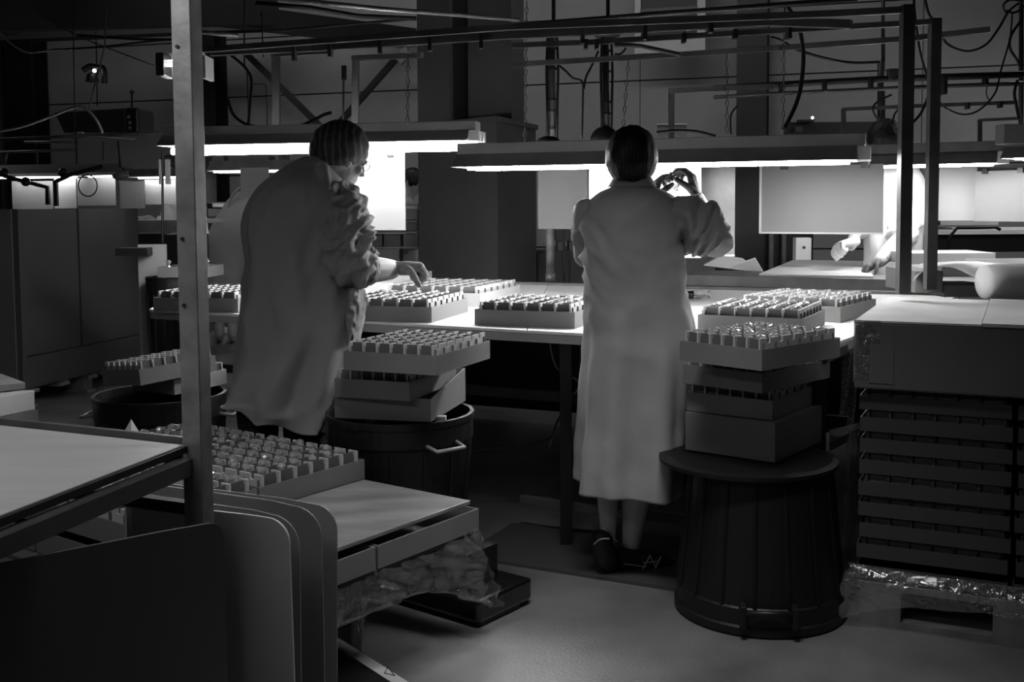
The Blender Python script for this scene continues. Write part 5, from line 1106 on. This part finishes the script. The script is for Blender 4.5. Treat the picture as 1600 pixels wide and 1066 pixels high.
# chains
def chain_links(label, x0, y0, x1, y1, Y):
    m = MB(); a, b = Q(x0, y0, Y), Q(x1, y1, Y); n_ = int((b-a).length/.028); d = (b-a)/n_; dn = d.normalized()
    for i in range(n_):
        c = a + d*(i+.5); sd = Vector((1, 0, 0)) if i % 2 else Vector((0, 1, 0))
        m.tube([c - dn*.016 + sd*.0, c - dn*.009 + sd*.006, c + dn*.009 + sd*.006, c + dn*.016, c + dn*.009 - sd*.006, c - dn*.009 - sd*.006, c - dn*.016], .0022, 4, cap=False)
    return solo('hanging_chain', m, M_rail, label, 'chain')
chain_links('thin chain hanging onto the first hood beside the duct', 638, 52, 637, 192, 5.0); chain_links('thin chain hanging in front of the duct onto the second hood', 823, 2, 820, 224, 5.1)
chain_links('slanting chain above the second worker\'s head', 982, 92, 974, 197, 5.0); chain_links('chain hanging at the black wall opening', 1136, 84, 1136, 208, 4.9); chain_links('chain at the right end of the second hood', 1226, 12, 1223, 205, 4.7)
# loose cables
for i, (pts, r, Y, m, l) in enumerate((
    ([(1228, 8), (1246, 36), (1255, 80), (1252, 130), (1243, 165), (1224, 204)], .009, 4.6, M_cable, 'thick black cable bowing down to the right end of the second hood'),
    ([(1243, 77), (1285, 90), (1330, 98), (1374, 97)], .007, 5.2, M_cable, 'black cable sagging to the vertical pipe behind the posts'),
    ([(1204, 58), (1218, 62), (1232, 70)], .007, 5.0, M_cable, 'short black cable end left of the bowed cable'),
    ([(1445, -5), (1450, 18), (1456, 30)], .007, 4.8, M_cable, 'short black cable dropping onto the second slim post'),
    ([(1428, 0), (1436, 70), (1449, 120)], .007, 5.6, M_cable, 'straight black cable between the two slim posts'),
    ([(1454, 140), (1440, 175), (1426, 192)], .007, 5.6, M_cable, 'black cable curling low between the two slim posts'),
    ([(1473, 60), (1485, 72), (1512, 80), (1540, 70), (1560, 45), (1576, 18), (1592, 5)], .006, 5.4, M_cable, 'black cable looping from the second slim post up to the right corner'),
    ([(1582, 18), (1578, 60), (1564, 110), (1555, 145), (1530, 172), (1505, 179), (1480, 170), (1467, 158)], .005, 5.6, M_cable, 'black cable hanging in a wide bow at the right frame edge'),
    ([(1594, 34), (1580, 55), (1578, 75), (1590, 95), (1596, 110)], .007, 5.6, M_cable, 'black cable coiled round the upright at the right frame edge'),
    ([(1572, 20), (1568, 8), (1578, 0), (1594, 2), (1598, 12), (1584, 20), (1572, 16)], .006, 5.5, M_cable, 'cable coil in the top right corner'),
    ([(1590, 125), (1585, 145), (1588, 165), (1592, 185)], .008, 5.6, M_cable, 'thick cable hugging the right frame edge upright'),
    ([(1393, 148), (1370, 160), (1364, 172), (1374, 190)], .006, 6.0, M_cable, 'black cable hooking under the junction box'),
    ([(1406, 170), (1398, 178), (1394, 194)], .005, 6.0, M_cable, 'short thin cable by the oval hairnet'),
    ([(873, 102), (885, 112), (895, 122), (909, 127), (911, 145), (909, 218)], .006, 5.6, M_cable, 'left branch of the forked cable between the two bundles'),
    ([(935, 80), (926, 100), (916, 120), (912, 140)], .006, 5.6, M_cable, 'right branch of the forked cable between the two bundles'),
    ([(960, 85), (970, 84), (978, 74), (972, 66)], .006, 5.3, M_cable, 'small black cable loop beside the darker bundle'),
    ([(918, 42), (940, 35), (970, 34), (1000, 36)], .006, 4.7, M_cable, 'black cable arching over the cable tray before the vent'),
    ([(1026, 207), (1060, 204), (1090, 206), (1118, 213)], .008, 5.3, M_cable, 'black cable lying in an arc on the second hood'),
    ([(1153, 165), (1142, 180), (1142, 210)], .005, 5.3, M_cable, 'thin cable at the edge of the black wall opening'),
    ([(355, 82), (372, 95), (385, 108), (393, 125), (391, 160), (388, 198)], .008, 5.6, M_cable, 'black cable bowing beside the square pole above the first hood'),
    ([(356, 155), (364, 178), (380, 192), (405, 200)], .008, 5.5, M_cable, 'black cable sagging onto the left end of the first hood'),
    ([(382, -5), (382, 100), (386, 110), (389, 198)], .005, 6.6, M_cable, 'thin straight vertical cable left of the first worker'),
    ([(395, 132), (410, 132), (416, 140), (418, 198)], .004, 6.6, M_cable, 'thin bent conduit left of the first worker\'s head'),
    ([(405, 26), (409, 20), (410, 60), (412, 90)], .004, 6.6, M_cable, 'thin wire dropping from the roof onto the left frame'),
    ([(468, 198), (490, 188), (505, 180), (518, 176)], .009, 5.4, M_cable, 'dark lever-like cable end behind the first worker\'s hair'),
    ([(0, 52), (20, 70), (45, 82), (80, 79), (112, 78)], .006, 7.0, M_cablel, 'pale cable sagging at the top left corner'),
    ([(22, 0), (60, 22), (100, 45), (150, 68), (240, 102)], .005, 7.5, M_rail, 'thin cable slanting down to the glowing box lamp'),
    ([(0, 205), (35, 198), (80, 182), (110, 170), (127, 167), (140, 175), (152, 190), (160, 208)], .007, 5.5, M_cablel, 'pale cable arching under the dark heater box'),
    ([(164, 12), (164, 68), (154, 110), (145, 145), (139, 172)], .004, 5.5, M_rail, 'pale thin string hanging from the roof to the arched cable'),
    ([(115, -5), (115, 80), (117, 206)], .004, 7.4, M_dark, 'thin dark vertical rod left of the heater box'),
    ([(150, 48), (152, 166)], .005, 8.6, M_dark, 'thin dark vertical rod through the small drooping lamp'),
    ([(120, 55), (150, 57), (210, 61), (281, 62)], .010, 8.0, M_dark, 'dark thick cable crossing the wall to the square pole'),
    ([(80, 78), (160, 73), (230, 65), (281, 61)], .008, 8.2, M_dark, 'dark cable rising across the wall towards the square pole'),
    ([(1545, 128), (1541, 145), (1548, 162)], .004, 6.6, M_cable, 'thin cable hooking on the right wall'),
    ([(184, 220), (188, 262)], .008, 8.0, M_dark, 'dark slanting rod above the round weight'),
    ([(161, 222), (161, 250)], .004, 8.0, M_dark, 'thin wire above the lit far tubes'))):
    solo('cable', MB().tube(smooth_path([Q(x, y, Y) for x, y in pts]), r, 6), m, l, 'cable', smooth=True)
# things on top of the hoods / wall
sg = thing('wall_sign', 'small pale notice plate on the wall behind the grey frame corner', 'sign', Q(1050, 200, 9.8)); obj('plate', fbox(1027, 194, 1073, 213, 9.8, .02), M_card, sg); obj('rim', fbox(1027, 193, 1073, 195, 9.78, .02), M_cardl, sg)
bk_ = thing('shelf_ledge', 'black ledge on the wall above the right end of the second hood', 'shelf', Q(1300, 200, 9.6)); obj('board', fbox(1233, 191, 1372, 207, 9.6, .2), M_dark, bk_); obj('box', fbox(1244, 198, 1254, 206, 9.55, .05), M_rail, bk_); obj('lamp', MB().ball(Q(1269.5, 184, 9.55), .012), M_lamp, bk_); obj('lamp_holder', fbox(1247, 187, 1272, 190, 9.55, .05), M_dark, bk_)
# items on the bench end / floor
bt_ = P(1100, 468, T); bl = thing('glass_bottle', 'small clear glass bottle lying on the white bench beside the second worker\'s hip', 'bottle', bt_)
Rb = Matrix.Rotation(math.pi/2, 3, 'Y')
obj('body', MB().lathe([(.0, -.03), (.022, -.03), (.024, .0), (.012, .02), (.010, .03), (.02, .042), (.022, .048), (0, .05)], (bt_.x-.02, bt_.y, T+.025), 20, Rb), M_glass, bl, smooth=True); obj('stopper', MB().lathe([(.0, -.085), (.018, -.085), (.022, -.05), (0, -.04)], (bt_.x-.01, bt_.y-.03, T+.025), 16, Rb), M_black, bl, smooth=True)
nc = thing('net_cloth', 'pale net-patterned cloth hanging beside the right-hand pallet load', 'cloth', Q(1322, 660, 4.4))
vs = []; NX, NZ = 10, 26
for j in range(NZ+1):
    for i in range(NX+1):
        u_, v_ = i/NX, j/NZ; p = Q(1314 + u_*24 - v_*5 + math.sin(v_*3)*3, 548 + v_*118, 4.35 + .02*math.sin(u_*9+v_*4)); vs.append(p)
obj('cloth_sheet', MB().add(vs, [(j*(NX+1)+i, j*(NX+1)+i+1, (j+1)*(NX+1)+i+1, (j+1)*(NX+1)+i) for j in range(NZ) for i in range(NX)]), M_mesh, nc, smooth=True)
q = [P(1296, 692, .52), P(1345, 668, .52), P(1345, 660, .52), P(1296, 672, .52)]; solo('shelf_bar', MB().prism([(v_.x, v_.y) for v_ in q], .49, .52), M_steel, 'dark low bar between the upside down dustbin and the pallet load', 'bar')
a, b = P(1285, 560, .80), P(1336, 536, .80); solo('support_bar', MB().tube([a, b], .016, sq=True), M_dark, 'black arm sticking out under the bench end toward the pallet load', 'bar')
mt = [P(720, 872, .0), P(1062, 926, .0), P(1120, 850, .0), P(800, 822, .0)]
solo('floor_mat', MB().prism([(v_.x, v_.y) for v_ in mt], 0.0, .012), M_matm, 'thin dark rubber mat under the second worker\'s shoes', 'mat')
